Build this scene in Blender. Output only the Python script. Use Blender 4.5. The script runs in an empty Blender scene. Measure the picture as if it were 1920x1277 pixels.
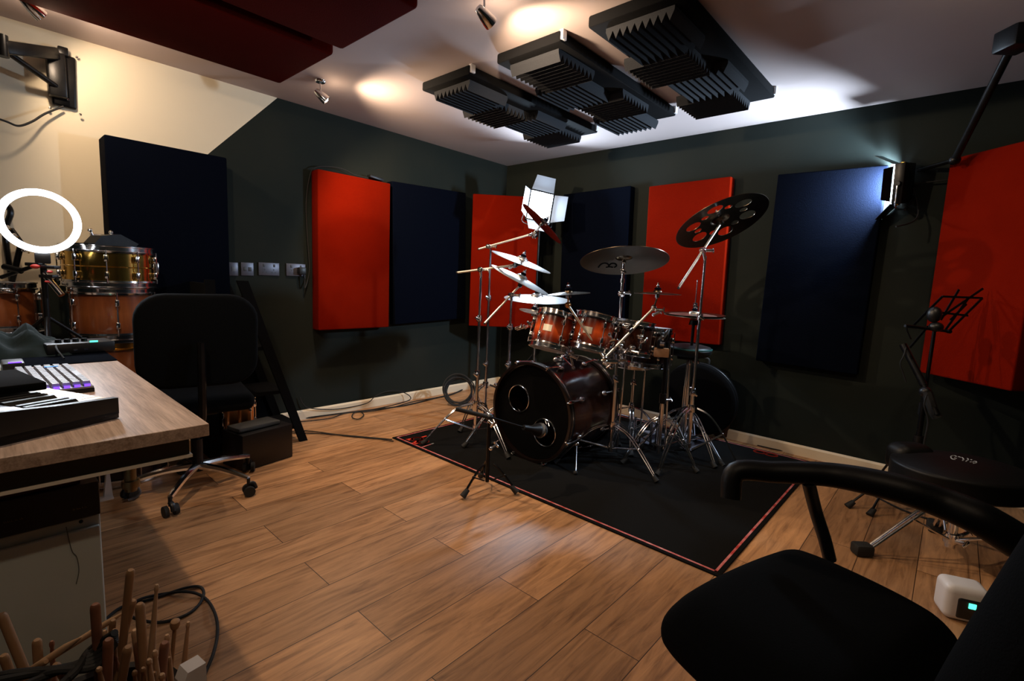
import bpy, bmesh, math, random
from mathutils import Vector, Matrix, Quaternion
random.seed(7)
PI=math.pi
C=bpy.context.scene.collection
# ---------------------------------------------------------------- camera model
FPX=919.35; YAW,PIT,ROL=[math.radians(a) for a in (41.953,7.026,2.493)]
CH=1.09
fw=Vector((math.cos(PIT)*math.cos(YAW),math.cos(PIT)*math.sin(YAW),-math.sin(PIT)))
_r=Vector((math.sin(YAW),-math.cos(YAW),0)); _u=_r.cross(fw)
rt=_r*math.cos(ROL)+_u*math.sin(ROL); up=-_r*math.sin(ROL)+_u*math.cos(ROL)
CAM=Vector((0,0,CH))
def ray(x,y): return fw*FPX+rt*(x-960)-up*(y-638.5)
def at(x,y,d): return CAM+ray(x,y)*(d/FPX)                 # point seen at (x,y) at depth d
def onp(x,y,ax,v):
    r=ray(x,y); return CAM+r*((v-CAM[ax])/r[ax])
def fl(x,y,z=0.0): return onp(x,y,2,z)
XR,YL,H=3.70,3.49,2.22       # far corner of the room, ceiling height
XM,YM=-1.3,-0.42             # the two sides behind / beside the photographer
V=Vector
# ---------------------------------------------------------------- materials
def mat(name,col,rough=.5,metal=0,emit=None,estr=0,coat=0,spec=.5,bump=None,var=None,sheen=0,trans=0):
    m=bpy.data.materials.new(name); m.use_nodes=True; nt=m.node_tree; b=nt.nodes['Principled BSDF']
    b.inputs['Base Color'].default_value=(*col,1); b.inputs['Roughness'].default_value=rough
    b.inputs['Metallic'].default_value=metal; b.inputs['Coat Weight'].default_value=coat
    b.inputs['Specular IOR Level'].default_value=spec; b.inputs['Sheen Weight'].default_value=sheen
    b.inputs['Transmission Weight'].default_value=trans
    if emit: b.inputs['Emission Color'].default_value=(*emit,1); b.inputs['Emission Strength'].default_value=estr
    tc=nt.nodes.new('ShaderNodeTexCoord')
    if bump:
        n=nt.nodes.new('ShaderNodeTexNoise'); n.inputs['Scale'].default_value=bump[0]; n.inputs['Detail'].default_value=4
        bp=nt.nodes.new('ShaderNodeBump'); bp.inputs['Strength'].default_value=bump[1]; bp.inputs['Distance'].default_value=bump[2] if len(bump)>2 else .002
        nt.links.new(tc.outputs['Object'],n.inputs['Vector']); nt.links.new(n.outputs['Fac'],bp.inputs['Height']); nt.links.new(bp.outputs['Normal'],b.inputs['Normal'])
    if var:   # (scale, second colour, amount)
        n=nt.nodes.new('ShaderNodeTexNoise'); n.inputs['Scale'].default_value=var[0]; n.inputs['Detail'].default_value=5
        nt.links.new(tc.outputs['Object'],n.inputs['Vector'])
        r=nt.nodes.new('ShaderNodeValToRGB'); r.color_ramp.elements[0].position=.35; r.color_ramp.elements[1].position=.7
        r.color_ramp.elements[0].color=(*col,1); r.color_ramp.elements[1].color=(*[c*(1-var[2])+d*var[2] for c,d in zip(col,var[1])],1)
        nt.links.new(n.outputs['Fac'],r.inputs['Fac']); nt.links.new(r.outputs['Color'],b.inputs['Base Color'])
    return m
M={}
M['chrome']=mat('chrome',(.88,.88,.90),.14,1,var=(30,(.6,.6,.62),.3))
M['black_metal']=mat('black_metal',(.006,.006,.007),.35,.6,var=(20,(.02,.02,.02),.5))
M['black_plastic']=mat('black_plastic',(.005,.005,.006),.42,0,bump=(200,.1))
M['rubber']=mat('rubber',(.008,.008,.008),.75,bump=(120,.2))
M['fabric_red']=mat('fabric_red',(.165,.006,.0007),1,0,bump=(220,.5,.003),var=(3,(.125,.0042,.0005),.8),spec=.03)
M['fabric_red_shaded']=mat('fabric_red_shaded',(.050,.002,.0004),1,0,bump=(220,.5,.003),var=(3,(.04,.0014,.0003),.8),spec=.03)  # same red fabric as the wall panels, ceiling shade darkened into the colour
M['fabric_black']=mat('fabric_black',(.0014,.0024,.0062),1,0,bump=(220,.5,.003),spec=.03)
M['foam']=mat('foam',(.018,.019,.022),.95,0,bump=(300,.5,.002),spec=.2)
M['board']=mat('board',(.003,.003,.0035),.95,bump=(60,.3),spec=.1)
M['dark_wall']=mat('dark_wall',(.0095,.014,.0125),.75,bump=(40,.25,.002),var=(1.4,(.0165,.019,.015),.8),spec=.12)
M['ceiling']=mat('ceiling_paint',(.46,.38,.36),.9,bump=(12,.12,.004),var=(.7,(.41,.335,.325),.8),spec=.2)
M['skirting']=mat('skirting_paint',(.80,.68,.50),.45,bump=(30,.1),var=(4,(.72,.60,.42),.7))
M['white_plastic']=mat('white_plastic',(.62,.60,.60),.4,bump=(80,.05))
M['grey_plastic']=mat('grey_plastic',(.16,.16,.17),.45,bump=(80,.05))
M['socket_plate']=mat('socket_plate',(.10,.10,.125),.4,.5)
M['socket_black']=mat('socket_black',(.03,.03,.035),.5)
M['white_key']=mat('white_key',(.80,.72,.52),.35,var=(4,(.76,.68,.5),.5))
M['silver']=mat('silver_alu',(.42,.42,.50),.38,.75,bump=(300,.08))
M['brass']=mat('brass_shell',(.85,.52,.12),.16,1,bump=(60,.05),var=(10,(.7,.4,.1),.4))
M['copper']=mat('copper_shell',(.75,.33,.12),.28,1,bump=(50,.15))
M['bronze']=None
M['tarnished']=mat('tarnished_metal',(.17,.12,.055),.42,1,bump=(70,.2))
M['stick']=mat('stick_wood',(.33,.19,.095),.6,bump=(60,.15),var=(25,(.30,.16,.075),.9))
M['stick2']=mat('stick_wood_pale',(.55,.36,.22),.6,bump=(60,.15),var=(25,(.45,.26,.14),.9))
M['stick3']=mat('stick_wood_red',(.25,.10,.055),.5,bump=(60,.1),var=(25,(.17,.065,.035),.9))
M['skin_white']=mat('drum_head_white',(.6,.6,.62),.5)
M['skin_black']=mat('drum_head_black',(.002,.002,.0022),.6,spec=.05)
M['cabinet_white']=mat('cabinet_white',(.50,.56,.54),.6,bump=(14,.1),var=(2.2,(.38,.44,.42),.9))
M['box_black']=mat('box_black',(.006,.006,.007),.4,bump=(50,.05))
M['box_red']=mat('box_dark_red',(.05,.003,.004),.4)
M['gold_ink']=mat('gold_ink',(.34,.26,.1),.5)
M['logo_ink']=mat('logo_ink',(.35,.36,.36),.5)
M['red_ink']=mat('red_ink',(.75,.04,.01),.8)
M['pink_ink']=mat('red_border',(.45,.03,.025),.8,var=(26,(.7,.30,.30),1))
M['rug']=mat('rug_pile',(.006,.006,.006),1,bump=(400,.8,.003),spec=.1)
M['leather']=mat('black_leather',(.003,.003,.003),.48,bump=(150,.25,.001),spec=.25)
M['cushion']=mat('chair_mesh_cloth',(.002,.0025,.003),.95,bump=(300,.4),spec=.1)
M['cloth_teal']=mat('dark_teal_cloth',(.004,.013,.014),1,bump=(12,.4,.01))
M['desk_edge']=mat('white_edging',(.85,.78,.66),.45)
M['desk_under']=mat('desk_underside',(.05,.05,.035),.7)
M['badge']=mat('badge_plate',(.85,.80,.66),.35,.2)
M['wood_block']=mat('wood_block',(.62,.32,.16),.5,var=(20,(.5,.24,.1),.8))
M['pot_brown']=mat('bin_brown',(.05,.018,.010),.55)
M['velvet_throne']=mat('throne_vinyl',(.003,.003,.003),.5,bump=(160,.2,.001))
M['teal_rim']=mat('teal_vinyl',(.01,.09,.08),.45)
M['mesh_grille']=mat('grille_mesh',(.14,.145,.145),.35,.9,bump=(700,1,.003))
M['tape']=mat('tape_red',(.5,.03,.02),.5)
def emat(n,c,s): return mat(n,c,.4,0,c,s)
M['led_cool']=emat('led_panel_glow',(.75,.88,1),22)
M['led_rim']=emat('led_edge_glow',(.85,.86,1),7)
M['ring_glow']=emat('ring_glow',(.93,.96,1),9)
M['bulb']=emat('bulb_glow',(1,.86,.68),60)
M['led_purple']=emat('led_purple',(.16,.05,1),1.6)
M['led_blue']=emat('led_blue',(.02,.3,1),.8)
M['led_green']=emat('led_green',(.08,.9,.55),1.6)
def nodes(name):
    m=bpy.data.materials.new(name); m.use_nodes=True; return m,m.node_tree,m.node_tree.nodes['Principled BSDF']
def N(nt,t,**k):
    n=nt.nodes.new('ShaderNode'+t)
    for a,b in k.items(): setattr(n,a,b)
    return n
def wood_floor():
    m,nt,b=nodes('laminate_planks'); L=nt.links
    tc=N(nt,'TexCoord'); br=N(nt,'TexBrick'); br.offset=.37; br.inputs['Scale'].default_value=1
    br.inputs['Brick Width'].default_value=1.25; br.inputs['Row Height'].default_value=.19; br.inputs['Mortar Size'].default_value=.0016; br.inputs['Mortar Smooth'].default_value=.3
    br.inputs['Color1'].default_value=(0,0,0,1); br.inputs['Color2'].default_value=(1,1,1,1); br.inputs['Mortar'].default_value=(.5,.5,.5,1)
    L.new(tc.outputs['Object'],br.inputs['Vector'])
    mp=N(nt,'Mapping'); mp.inputs['Scale'].default_value=(2.2,20,1)
    ad=N(nt,'VectorMath',operation='ADD'); sc=N(nt,'VectorMath',operation='SCALE'); sc.inputs['Scale'].default_value=7
    L.new(br.outputs['Color'],sc.inputs[0]); L.new(tc.outputs['Object'],ad.inputs[0]); L.new(sc.outputs[0],ad.inputs[1]); L.new(ad.outputs[0],mp.inputs['Vector'])
    n1=N(nt,'TexNoise'); n1.inputs['Scale'].default_value=1.6; n1.inputs['Detail'].default_value=8; n1.inputs['Roughness'].default_value=.65; n1.inputs['Distortion'].default_value=.8
    L.new(mp.outputs[0],n1.inputs['Vector'])
    r=N(nt,'ValToRGB'); e=r.color_ramp.elements; e[0].position=.3; e[0].color=(.20,.095,.042,1); e[1].position=.72; e[1].color=(.62,.33,.155,1)
    x=r.color_ramp.elements.new(.5); x.color=(.45,.235,.108,1)
    L.new(n1.outputs['Fac'],r.inputs['Fac'])
    hs=N(nt,'HueSaturation'); mr=N(nt,'MapRange'); mr.inputs['To Min'].default_value=.72; mr.inputs['To Max'].default_value=1.25
    L.new(br.outputs['Color'],mr.inputs['Value']); L.new(mr.outputs[0],hs.inputs['Value']); L.new(r.outputs['Color'],hs.inputs['Color'])
    mx=N(nt,'MixRGB'); mx.inputs['Color2'].default_value=(.035,.018,.01,1); L.new(br.outputs['Fac'],mx.inputs['Fac']); L.new(hs.outputs[0],mx.inputs['Color1']); L.new(mx.outputs[0],b.inputs['Base Color'])
    b.inputs['Roughness'].default_value=.42
    bp=N(nt,'Bump'); bp.inputs['Strength'].default_value=.15; bp.inputs['Distance'].default_value=.002; L.new(n1.outputs['Fac'],bp.inputs['Height']); L.new(bp.outputs[0],b.inputs['Normal'])
    return m
M['floor']=wood_floor()
def desk_wood():
    m,nt,b=nodes('desk_laminate'); L=nt.links; tc=N(nt,'TexCoord')
    mp=N(nt,'Mapping'); mp.inputs['Scale'].default_value=(34,1.5,34); mp.inputs['Rotation'].default_value=(0,0,.03); L.new(tc.outputs['Object'],mp.inputs['Vector'])
    w=N(nt,'TexNoise'); w.inputs['Scale'].default_value=1.5; w.inputs['Detail'].default_value=7; w.inputs['Distortion'].default_value=.7; w.inputs['Roughness'].default_value=.6; L.new(mp.outputs[0],w.inputs['Vector'])
    f=N(nt,'TexNoise'); f.inputs['Scale'].default_value=9; f.inputs['Detail'].default_value=4; L.new(mp.outputs[0],f.inputs['Vector'])
    ma=N(nt,'MixRGB'); ma.inputs['Fac'].default_value=.35; L.new(w.outputs['Fac'],ma.inputs['Color1']); L.new(f.outputs['Fac'],ma.inputs['Color2'])
    r=N(nt,'ValToRGB'); e=r.color_ramp.elements; e[0].position=.36; e[0].color=(.30,.20,.14,1); e[1].position=.62; e[1].color=(.62,.46,.36,1)
    L.new(ma.outputs[0],r.inputs['Fac']); L.new(r.outputs[0],b.inputs['Base Color']); b.inputs['Roughness'].default_value=.4
    return m
M['desk']=desk_wood()
def split_wall():
    m,nt,b=nodes('cream_and_dark_paint'); L=nt.links
    g=N(nt,'NewGeometry'); s=N(nt,'SeparateXYZ'); L.new(g.outputs['Position'],s.inputs[0])
    # straight diagonal paint line from (0.30,0.99) to (1.48,2.24)
    mu=N(nt,'Math',operation='MULTIPLY_ADD'); mu.inputs[1].default_value=-1.065; mu.inputs[2].default_value=-.672; L.new(s.outputs['X'],mu.inputs[0])
    ad=N(nt,'Math',operation='ADD'); L.new(mu.outputs[0],ad.inputs[0]); L.new(s.outputs['Z'],ad.inputs[1])
    gt=N(nt,'Math',operation='GREATER_THAN'); gt.inputs[1].default_value=0; L.new(ad.outputs[0],gt.inputs[0])
    n=N(nt,'TexNoise'); n.inputs['Scale'].default_value=1.6; n.inputs['Detail'].default_value=5; L.new(g.outputs['Position'],n.inputs['Vector'])
    a=N(nt,'ValToRGB'); a.color_ramp.elements[0].color=(.74,.66,.50,1); a.color_ramp.elements[1].color=(.66,.58,.45,1); L.new(n.outputs['Fac'],a.inputs[0])
    d=N(nt,'ValToRGB'); d.color_ramp.elements[0].position=.35; d.color_ramp.elements[1].position=.7; d.color_ramp.elements[0].color=(.0095,.014,.0125,1); d.color_ramp.elements[1].color=(.0165,.019,.015,1); L.new(n.outputs['Fac'],d.inputs[0])
    mx=N(nt,'MixRGB'); L.new(gt.outputs[0],mx.inputs['Fac']); L.new(d.outputs[0],mx.inputs['Color1']); L.new(a.outputs[0],mx.inputs['Color2']); L.new(mx.outputs[0],b.inputs['Base Color'])
    b.inputs['Roughness'].default_value=.85; b.inputs['Specular IOR Level'].default_value=.15
    n2=N(nt,'TexNoise'); n2.inputs['Scale'].default_value=40; bp=N(nt,'Bump'); bp.inputs['Strength'].default_value=.2; bp.inputs['Distance'].default_value=.002; L.new(g.outputs['Position'],n2.inputs['Vector']); L.new(n2.outputs['Fac'],bp.inputs['Height']); L.new(bp.outputs[0],b.inputs['Normal'])
    return m
M['split_wall']=split_wall()
def burst(name,centre,mid,edge):   # lacquered shell, bright band round the middle, dark at both rims
    m,nt,b=nodes(name); L=nt.links; tc=N(nt,'TexCoord'); s=N(nt,'SeparateXYZ'); L.new(tc.outputs['Generated'],s.inputs[0])
    r=N(nt,'ValToRGB'); e=r.color_ramp.elements; e[0].position=0; e[0].color=(*edge,1); e[1].position=1; e[1].color=(*edge,1)
    for p,c in ((.22,mid),(.5,centre),(.78,mid)): x=r.color_ramp.elements.new(p); x.color=(*c,1)
    L.new(s.outputs['Z'],r.inputs[0])
    mp=N(nt,'Mapping'); mp.inputs['Scale'].default_value=(40,40,5); L.new(tc.outputs['Object'],mp.inputs[0])
    n=N(nt,'TexNoise'); n.inputs['Scale'].default_value=1.4; n.inputs['Detail'].default_value=4; L.new(mp.outputs[0],n.inputs[0])
    mx=N(nt,'MixRGB'); mx.blend_type='MULTIPLY'; mx.inputs['Fac'].default_value=.55; L.new(r.outputs[0],mx.inputs['Color1']); L.new(n.outputs['Fac'],mx.inputs['Color2']); L.new(mx.outputs[0],b.inputs['Base Color'])
    b.inputs['Roughness'].default_value=.25; b.inputs['Coat Weight'].default_value=1 if centre[0]>.3 else .25; b.inputs['Coat Roughness'].default_value=.06
    return m
M['burst']=burst('amber_burst_lacquer',(.85,.12,.02),(.22,.022,.004),(.012,.002,.001))
M['burst_dark']=burst('dark_burst_lacquer',(.05,.013,.004),(.022,.005,.002),(.004,.001,.001))
M['wood_shell']=burst('orange_wood_lacquer',(.34,.10,.028),(.26,.07,.02),(.09,.022,.008))
def bronze(name,col,rough):
    m,nt,b=nodes(name); L=nt.links; tc=N(nt,'TexCoord'); ln=N(nt,'VectorMath',operation='LENGTH'); L.new(tc.outputs['Object'],ln.inputs[0])
    si=N(nt,'Math',operation='SINE'); mu=N(nt,'Math',operation='MULTIPLY'); mu.inputs[1].default_value=900; L.new(ln.outputs['Value'],mu.inputs[0]); L.new(mu.outputs[0],si.inputs[0])
    n=N(nt,'TexNoise'); n.inputs['Scale'].default_value=18; L.new(tc.outputs['Object'],n.inputs[0])
    ad=N(nt,'Math',operation='ADD'); L.new(si.outputs[0],ad.inputs[0]); L.new(n.outputs['Fac'],ad.inputs[1])
    bp=N(nt,'Bump'); bp.inputs['Strength'].default_value=.25; bp.inputs['Distance'].default_value=.0008; L.new(ad.outputs[0],bp.inputs['Height']); L.new(bp.outputs[0],b.inputs['Normal'])
    r=N(nt,'ValToRGB'); r.color_ramp.elements[0].color=(*col,1); r.color_ramp.elements[1].color=(*[c*.7 for c in col],1); L.new(n.outputs['Fac'],r.inputs[0]); L.new(r.outputs[0],b.inputs['Base Color'])
    b.inputs['Metallic'].default_value=1; b.inputs['Roughness'].default_value=rough
    return m
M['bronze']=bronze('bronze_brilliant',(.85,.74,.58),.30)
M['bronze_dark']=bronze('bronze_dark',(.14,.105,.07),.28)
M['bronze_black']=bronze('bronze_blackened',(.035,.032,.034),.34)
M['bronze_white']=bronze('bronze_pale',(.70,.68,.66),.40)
# ---------------------------------------------------------------- mesh builder
def rotto(d):
    return V((0,0,1)).rotation_difference(V(d).normalized()).to_matrix()
class MB:
    def __init__(s): s.bm=bmesh.new()
    def add(s,tmp,Mx=None):
        if Mx is not None: bmesh.ops.transform(tmp,matrix=Mx,verts=tmp.verts)
        me=bpy.data.meshes.new('tmp'); tmp.to_mesh(me); tmp.free(); s.bm.from_mesh(me); bpy.data.meshes.remove(me); return s
    def box(s,c,size,rot=None,bev=0,seg=2):
        t=bmesh.new(); bmesh.ops.create_cube(t,size=1); bmesh.ops.scale(t,vec=size,verts=t.verts)
        if bev: bmesh.ops.bevel(t,geom=t.edges[:],offset=bev,segments=seg,profile=.5,affect='EDGES')
        R=(rot if rot is not None else Matrix.Identity(3)).to_4x4(); R.translation=V(c); return s.add(t,R)
    def tube(s,a,b,r,r2=None,n=12,cap=True):
        a,b=V(a),V(b); d=b-a; t=bmesh.new()
        bmesh.ops.create_cone(t,cap_ends=cap,segments=n,radius1=r,radius2=r if r2 is None else r2,depth=d.length)
        R=rotto(d).to_4x4(); R.translation=(a+b)/2; return s.add(t,R)
    def path(s,pts,r,n=8,res=6,closed=False,smooth=True):
        pts=[V(p) for p in pts]
        if smooth and len(pts)>2:
            q=[]; m=len(pts); rng=range(m) if closed else range(m-1)
            for i in rng:
                p0=pts[(i-1)%m] if (closed or i>0) else pts[0]; p1=pts[i]; p2=pts[(i+1)%m]; p3=pts[(i+2)%m] if (closed or i+2<m) else pts[-1]
                for k in range(res):
                    t=k/res; q.append(.5*((2*p1)+(p2-p0)*t+(2*p0-5*p1+4*p2-p3)*t*t+(3*p1-p0-3*p2+p3)*t**3))
            if not closed: q.append(pts[-1])
            pts=q
        rs=r if callable(r) else (lambda u:r)
        m=len(pts); rings=[]; t=s.bm; nrm=None
        for i,p in enumerate(pts):
            d=(pts[(i+1)%m]-pts[i-1]) if (closed or 0<i<m-1) else (pts[1]-pts[0] if i==0 else pts[-1]-pts[-2])
            d.normalize()
            if nrm is None: nrm=d.orthogonal().normalized()
            else:
                nrm=(nrm-d*nrm.dot(d)); nrm=nrm.normalized() if nrm.length>1e-6 else d.orthogonal().normalized()
            bn=d.cross(nrm); rr=rs(i/max(1,m-1))
            rings.append([t.verts.new(p+(nrm*math.cos(2*PI*k/n)+bn*math.sin(2*PI*k/n))*rr) for k in range(n)])
        for i in range(m if closed else m-1):
            A,B=rings[i],rings[(i+1)%m]
            for k in range(n): t.faces.new((A[k],A[(k+1)%n],B[(k+1)%n],B[k]))
        if not closed: t.faces.new(rings[0][::-1]); t.faces.new(rings[-1])
        return s
    def lathe(s,prof,o=(0,0,0),ax=(0,0,1),n=40,close=False):
        t=bmesh.new(); rings=[]
        for r,z in prof:
            if r<1e-6: rings.append([t.verts.new((0,0,z))])
            else: rings.append([t.verts.new((r*math.cos(2*PI*k/n),r*math.sin(2*PI*k/n),z)) for k in range(n)])
        prs=list(zip(rings,rings[1:]))+([(rings[-1],rings[0])] if close else [])
        for A,B in prs:
            for k in range(n):
                a=[A[k],A[(k+1)%n]] if len(A)>1 else [A[0]]; b=[B[(k+1)%n],B[k]] if len(B)>1 else [B[0]]
                if len(a)+len(b)>2: t.faces.new(a+b)
        bmesh.ops.recalc_face_normals(t,faces=t.faces)
        R=rotto(ax).to_4x4(); R.translation=V(o); return s.add(t,R)
    def ring(s,o,ax,R,r,n=40,m=10):
        t=bmesh.new(); g=[[t.verts.new(((R+r*math.cos(2*PI*j/m))*math.cos(2*PI*i/n),(R+r*math.cos(2*PI*j/m))*math.sin(2*PI*i/n),r*math.sin(2*PI*j/m))) for j in range(m)] for i in range(n)]
        for i in range(n):
            for j in range(m): t.faces.new((g[i][j],g[(i+1)%n][j],g[(i+1)%n][(j+1)%m],g[i][(j+1)%m]))
        Q=rotto(ax).to_4x4(); Q.translation=V(o); return s.add(t,Q)
    def ball(s,c,r,sc=(1,1,1),n=16,rot=None):
        t=bmesh.new(); bmesh.ops.create_uvsphere(t,u_segments=n,v_segments=max(6,n*2//3),radius=r); bmesh.ops.scale(t,vec=sc,verts=t.verts)
        R=(rot if rot is not None else Matrix.Identity(3)).to_4x4(); R.translation=V(c); return s.add(t,R)
    def prism(s,pts,h):    # closed polygon pts (3d) extruded by vector h
        t=bmesh.new(); a=[t.verts.new(V(p)) for p in pts]; b=[t.verts.new(V(p)+V(h)) for p in pts]; n=len(a)
        t.faces.new(a[::-1]); t.faces.new(b)
        for i in range(n): t.faces.new((a[i],a[(i+1)%n],b[(i+1)%n],b[i]))
        bmesh.ops.recalc_face_normals(t,faces=t.faces); return s.add(t)
    def build(s,name,m,parent=None,world=True,smooth=True):
        bmesh.ops.recalc_face_normals(s.bm,faces=s.bm.faces)
        if parent is not None and world: bmesh.ops.transform(s.bm,matrix=wm(parent).inverted(),verts=s.bm.verts)
        me=bpy.data.meshes.new(name); s.bm.to_mesh(me); s.bm.free(); me.materials.append(M[m] if isinstance(m,str) else m)
        if smooth:
            me.shade_smooth(); me.set_sharp_from_angle(angle=math.radians(38))
        o=bpy.data.objects.new(name,me); C.objects.link(o)
        if parent is not None: o.parent=parent
        return o
def wm(o):
    m=o.matrix_basis.copy()
    return wm(o.parent)@m if o.parent else m
def center(o):   # move a top-level mesh's origin to the middle of its base
    vs=[v.co for v in o.data.vertices]; c=V((sum(v.x for v in vs)/len(vs),sum(v.y for v in vs)/len(vs),min(v.z for v in vs)))
    o.data.transform(Matrix.Translation(-c)); o.location=c; return o
def tag(o,label,cat,group=None):
    o['label']=label; o['category']=cat
    if group: o['group']=group
    return o
def thing(name,label,cat,loc=(0,0,0),rot=None,group=None):
    o=bpy.data.objects.new(name,None); C.objects.link(o); o.location=V(loc); o.empty_display_size=.05
    if rot is not None: o.rotation_euler=rot.to_euler() if isinstance(rot,Matrix) else rot
    o.matrix_basis  # refresh
    m=Matrix.Translation(V(loc))@(o.rotation_euler.to_matrix().to_4x4()); o.matrix_basis=m
    return tag(o,label,cat,group)
def single(name,mb,m,label,cat,group=None): return tag(center(mb.build(name,m)),label,cat,group)
def struct(name,mb,m): o=mb.build(name,m,smooth=False); o['kind']='structure'; return o
def copy_tree(o,parent=None):
    c=o.copy(); C.objects.link(c)
    if parent is not None: c.parent=parent
    for ch in list(o.children): copy_tree(ch,c)
    return c
Rz=lambda a: Matrix.Rotation(a,3,'Z')
def frame(x,y=None,z=None):   # 3x3 matrix from axes
    return Matrix((x,y,z)).transposed()
# ---------------------------------------------------------------- room
struct('floor',MB().box(((XR+XM)/2,(YL+YM)/2,-.05),(XR-XM,YL-YM,.1)),'floor')
struct('ceiling',MB().box(((XR+XM)/2,(YL+YM)/2,H+.05),(XR-XM+.2,YL-YM+.2,.1)),'ceiling')
struct('wall_back',MB().box(((XR+XM)/2,YL+.05,H/2),(XR-XM+.2,.1,H+.0)),'split_wall')
struct('wall_right',MB().box((XR+.05,(YL+YM)/2,H/2),(.1,YL-YM,H)),'dark_wall')
struct('wall_front',MB().box(((XR+XM)/2,YM-.05,H/2),(XR-XM+.2,.1,H)),'dark_wall')
struct('wall_left',MB().box((XM-.05,(YL+YM)/2,H/2),(.1,YL-YM,H)),'dark_wall')
def skirting(name,p0,p1,nrm):
    p0,p1,n=V(p0),V(p1),V(nrm); t=.014; h=.072; z=V((0,0,1))
    struct(name,MB().prism([p0,p0+n*t,p0+n*t+z*(h-.012),p0+n*.005+z*h,p0+z*h],p1-p0),'skirting')
skirting('baseboard_back',(XM,YL,0),(XR,YL,0),(0,-1,0))
skirting('baseboard_right',(XR,YL-.014,0),(XR,YM,0),(-1,0,0))
skirting('baseboard_front',(XR-.014,YM,0),(XM,YM,0),(0,1,0))
# ---------------------------------------------------------------- fabric panels
def panel(name,label,m,origin,ux,uz,w,h,t,n,group,plump=.004):
    """soft fabric panel: origin = lower left front corner, ux along width, uz up, n = outward normal"""
    ux,uz,n=V(ux).normalized(),V(uz).normalized(),V(n).normalized()
    b=MB(); tb=bmesh.new(); bmesh.ops.create_cube(tb,size=1); bmesh.ops.scale(tb,vec=(w,h,t),verts=tb.verts)
    bmesh.ops.bevel(tb,geom=tb.edges[:],offset=.009,segments=3,profile=.6,affect='EDGES')
    R=frame(ux,uz,n).to_4x4(); R.translation=V(origin)+ux*w/2+uz*h/2-n*t/2; b.add(tb,R)
    return single(name,b,m,label,'acoustic panel',group)
gb='fabric panels on the back wall'; gr_='fabric panels on the right wall'; UP=(0,0,1)
def wallpanel(ax,v,p,label,m,n,ux,t,group,hh=1.18,zb=None):
    # p = pixel top-left, bottom-right of the front face lying at v on axis ax
    a=onp(*p[0],ax,v); b=onp(*p[1],ax,v); c=onp(*p[2],ax,v); d=onp(*p[3],ax,v)   # TL TR BL BR
    i=1-ax; sgn=V(ux)[i]
    l=(a[i]+c[i])/2; r=(b[i]+d[i])/2; w=(r-l)*sgn; zt=(a.z+b.z)/2; zb=(c.z+d.z)/2
    o=V((0,0,0)); o[ax]=v; o[i]=l; o.z=zb
    tilt=((b.z-a.z)+(d.z-c.z))/2/w*.6
    return panel('acoustic_panel',label,m,o,V(ux)+V((0,0,tilt)),V((0,0,1))-V(ux)*tilt,w,zt-zb,t,n,group)
wallpanel(1,YL-.10,[(597,319),(731,342),(597,618),(731,615)],'bright red fabric panel right of the wall sockets, cable looped over its top','fabric_red',(0,-1,0),(1,0,0),.098,gb)
wallpanel(1,YL-.08,[(740,349),(878,361),(745,612),(876,600)],'black fabric panel on the back wall between the two red ones','fabric_black',(0,-1,0),(1,0,0),.078,gb)
wallpanel(0,XR-.08,[(1219,350),(1370,333),(1203,637),(1354,647)],'red fabric panel on the right wall behind the hi-hat and the pierced cymbal','fabric_red',(-1,0,0),(0,-1,0),.078,gr_)
wallpanel(0,XR-.08,[(1450,322),(1652,314),(1420,678),(1613,700)],'black fabric panel on the right wall with the blue glow of the LED light','fabric_black',(-1,0,0),(0,-1,0),.078,gr_)
wallpanel(0,XR-.08,[(1058,362),(1186,354),(1050,640),(1170,640)],'black fabric panel behind the ride cymbal, right of the glowing LED light','fabric_black',(-1,0,0),(0,-1,0),.078,gr_)
# tall black panel left of the sockets, standing further out from the wall
a=onp(195,257,1,YL-.16); b=onp(425,291,1,YL-.16)
panel('acoustic_panel','tall wide black fabric panel above the stacked drums, left of the sockets','fabric_black',(a.x,YL-.16,.60),(1,0,0),UP,b.x-a.x,(a.z+b.z)/2-.60,.155,(0,-1,0),gb)
# corner panels, set diagonally
def diag(pl,pr_,zt,zb,dl,label,nrm):
    A=at(*pl,dl); n=V(nrm).normalized(); ux=V((0,0,1)).cross(n).normalized()
    r=ray(*pr_); t=(A-CAM).dot(n)/r.dot(n); B=CAM+r*t; w=(B-A).dot(ux)
    return panel('acoustic_panel',label,'fabric_red',(A.x,A.y,zb),ux,UP,w,zt-zb,.09,n,'red fabric panels set across the corners')
diag((887,364),(1010,450),1.83,.66,4.32,'red fabric panel across the far corner behind the LED light',(-.7,-.714,0))
diag((1752,500),(1935,500),1.84,.67,2.72,'large red fabric panel across the right-hand corner behind the music stand',(-.73,.683,0))
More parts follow.
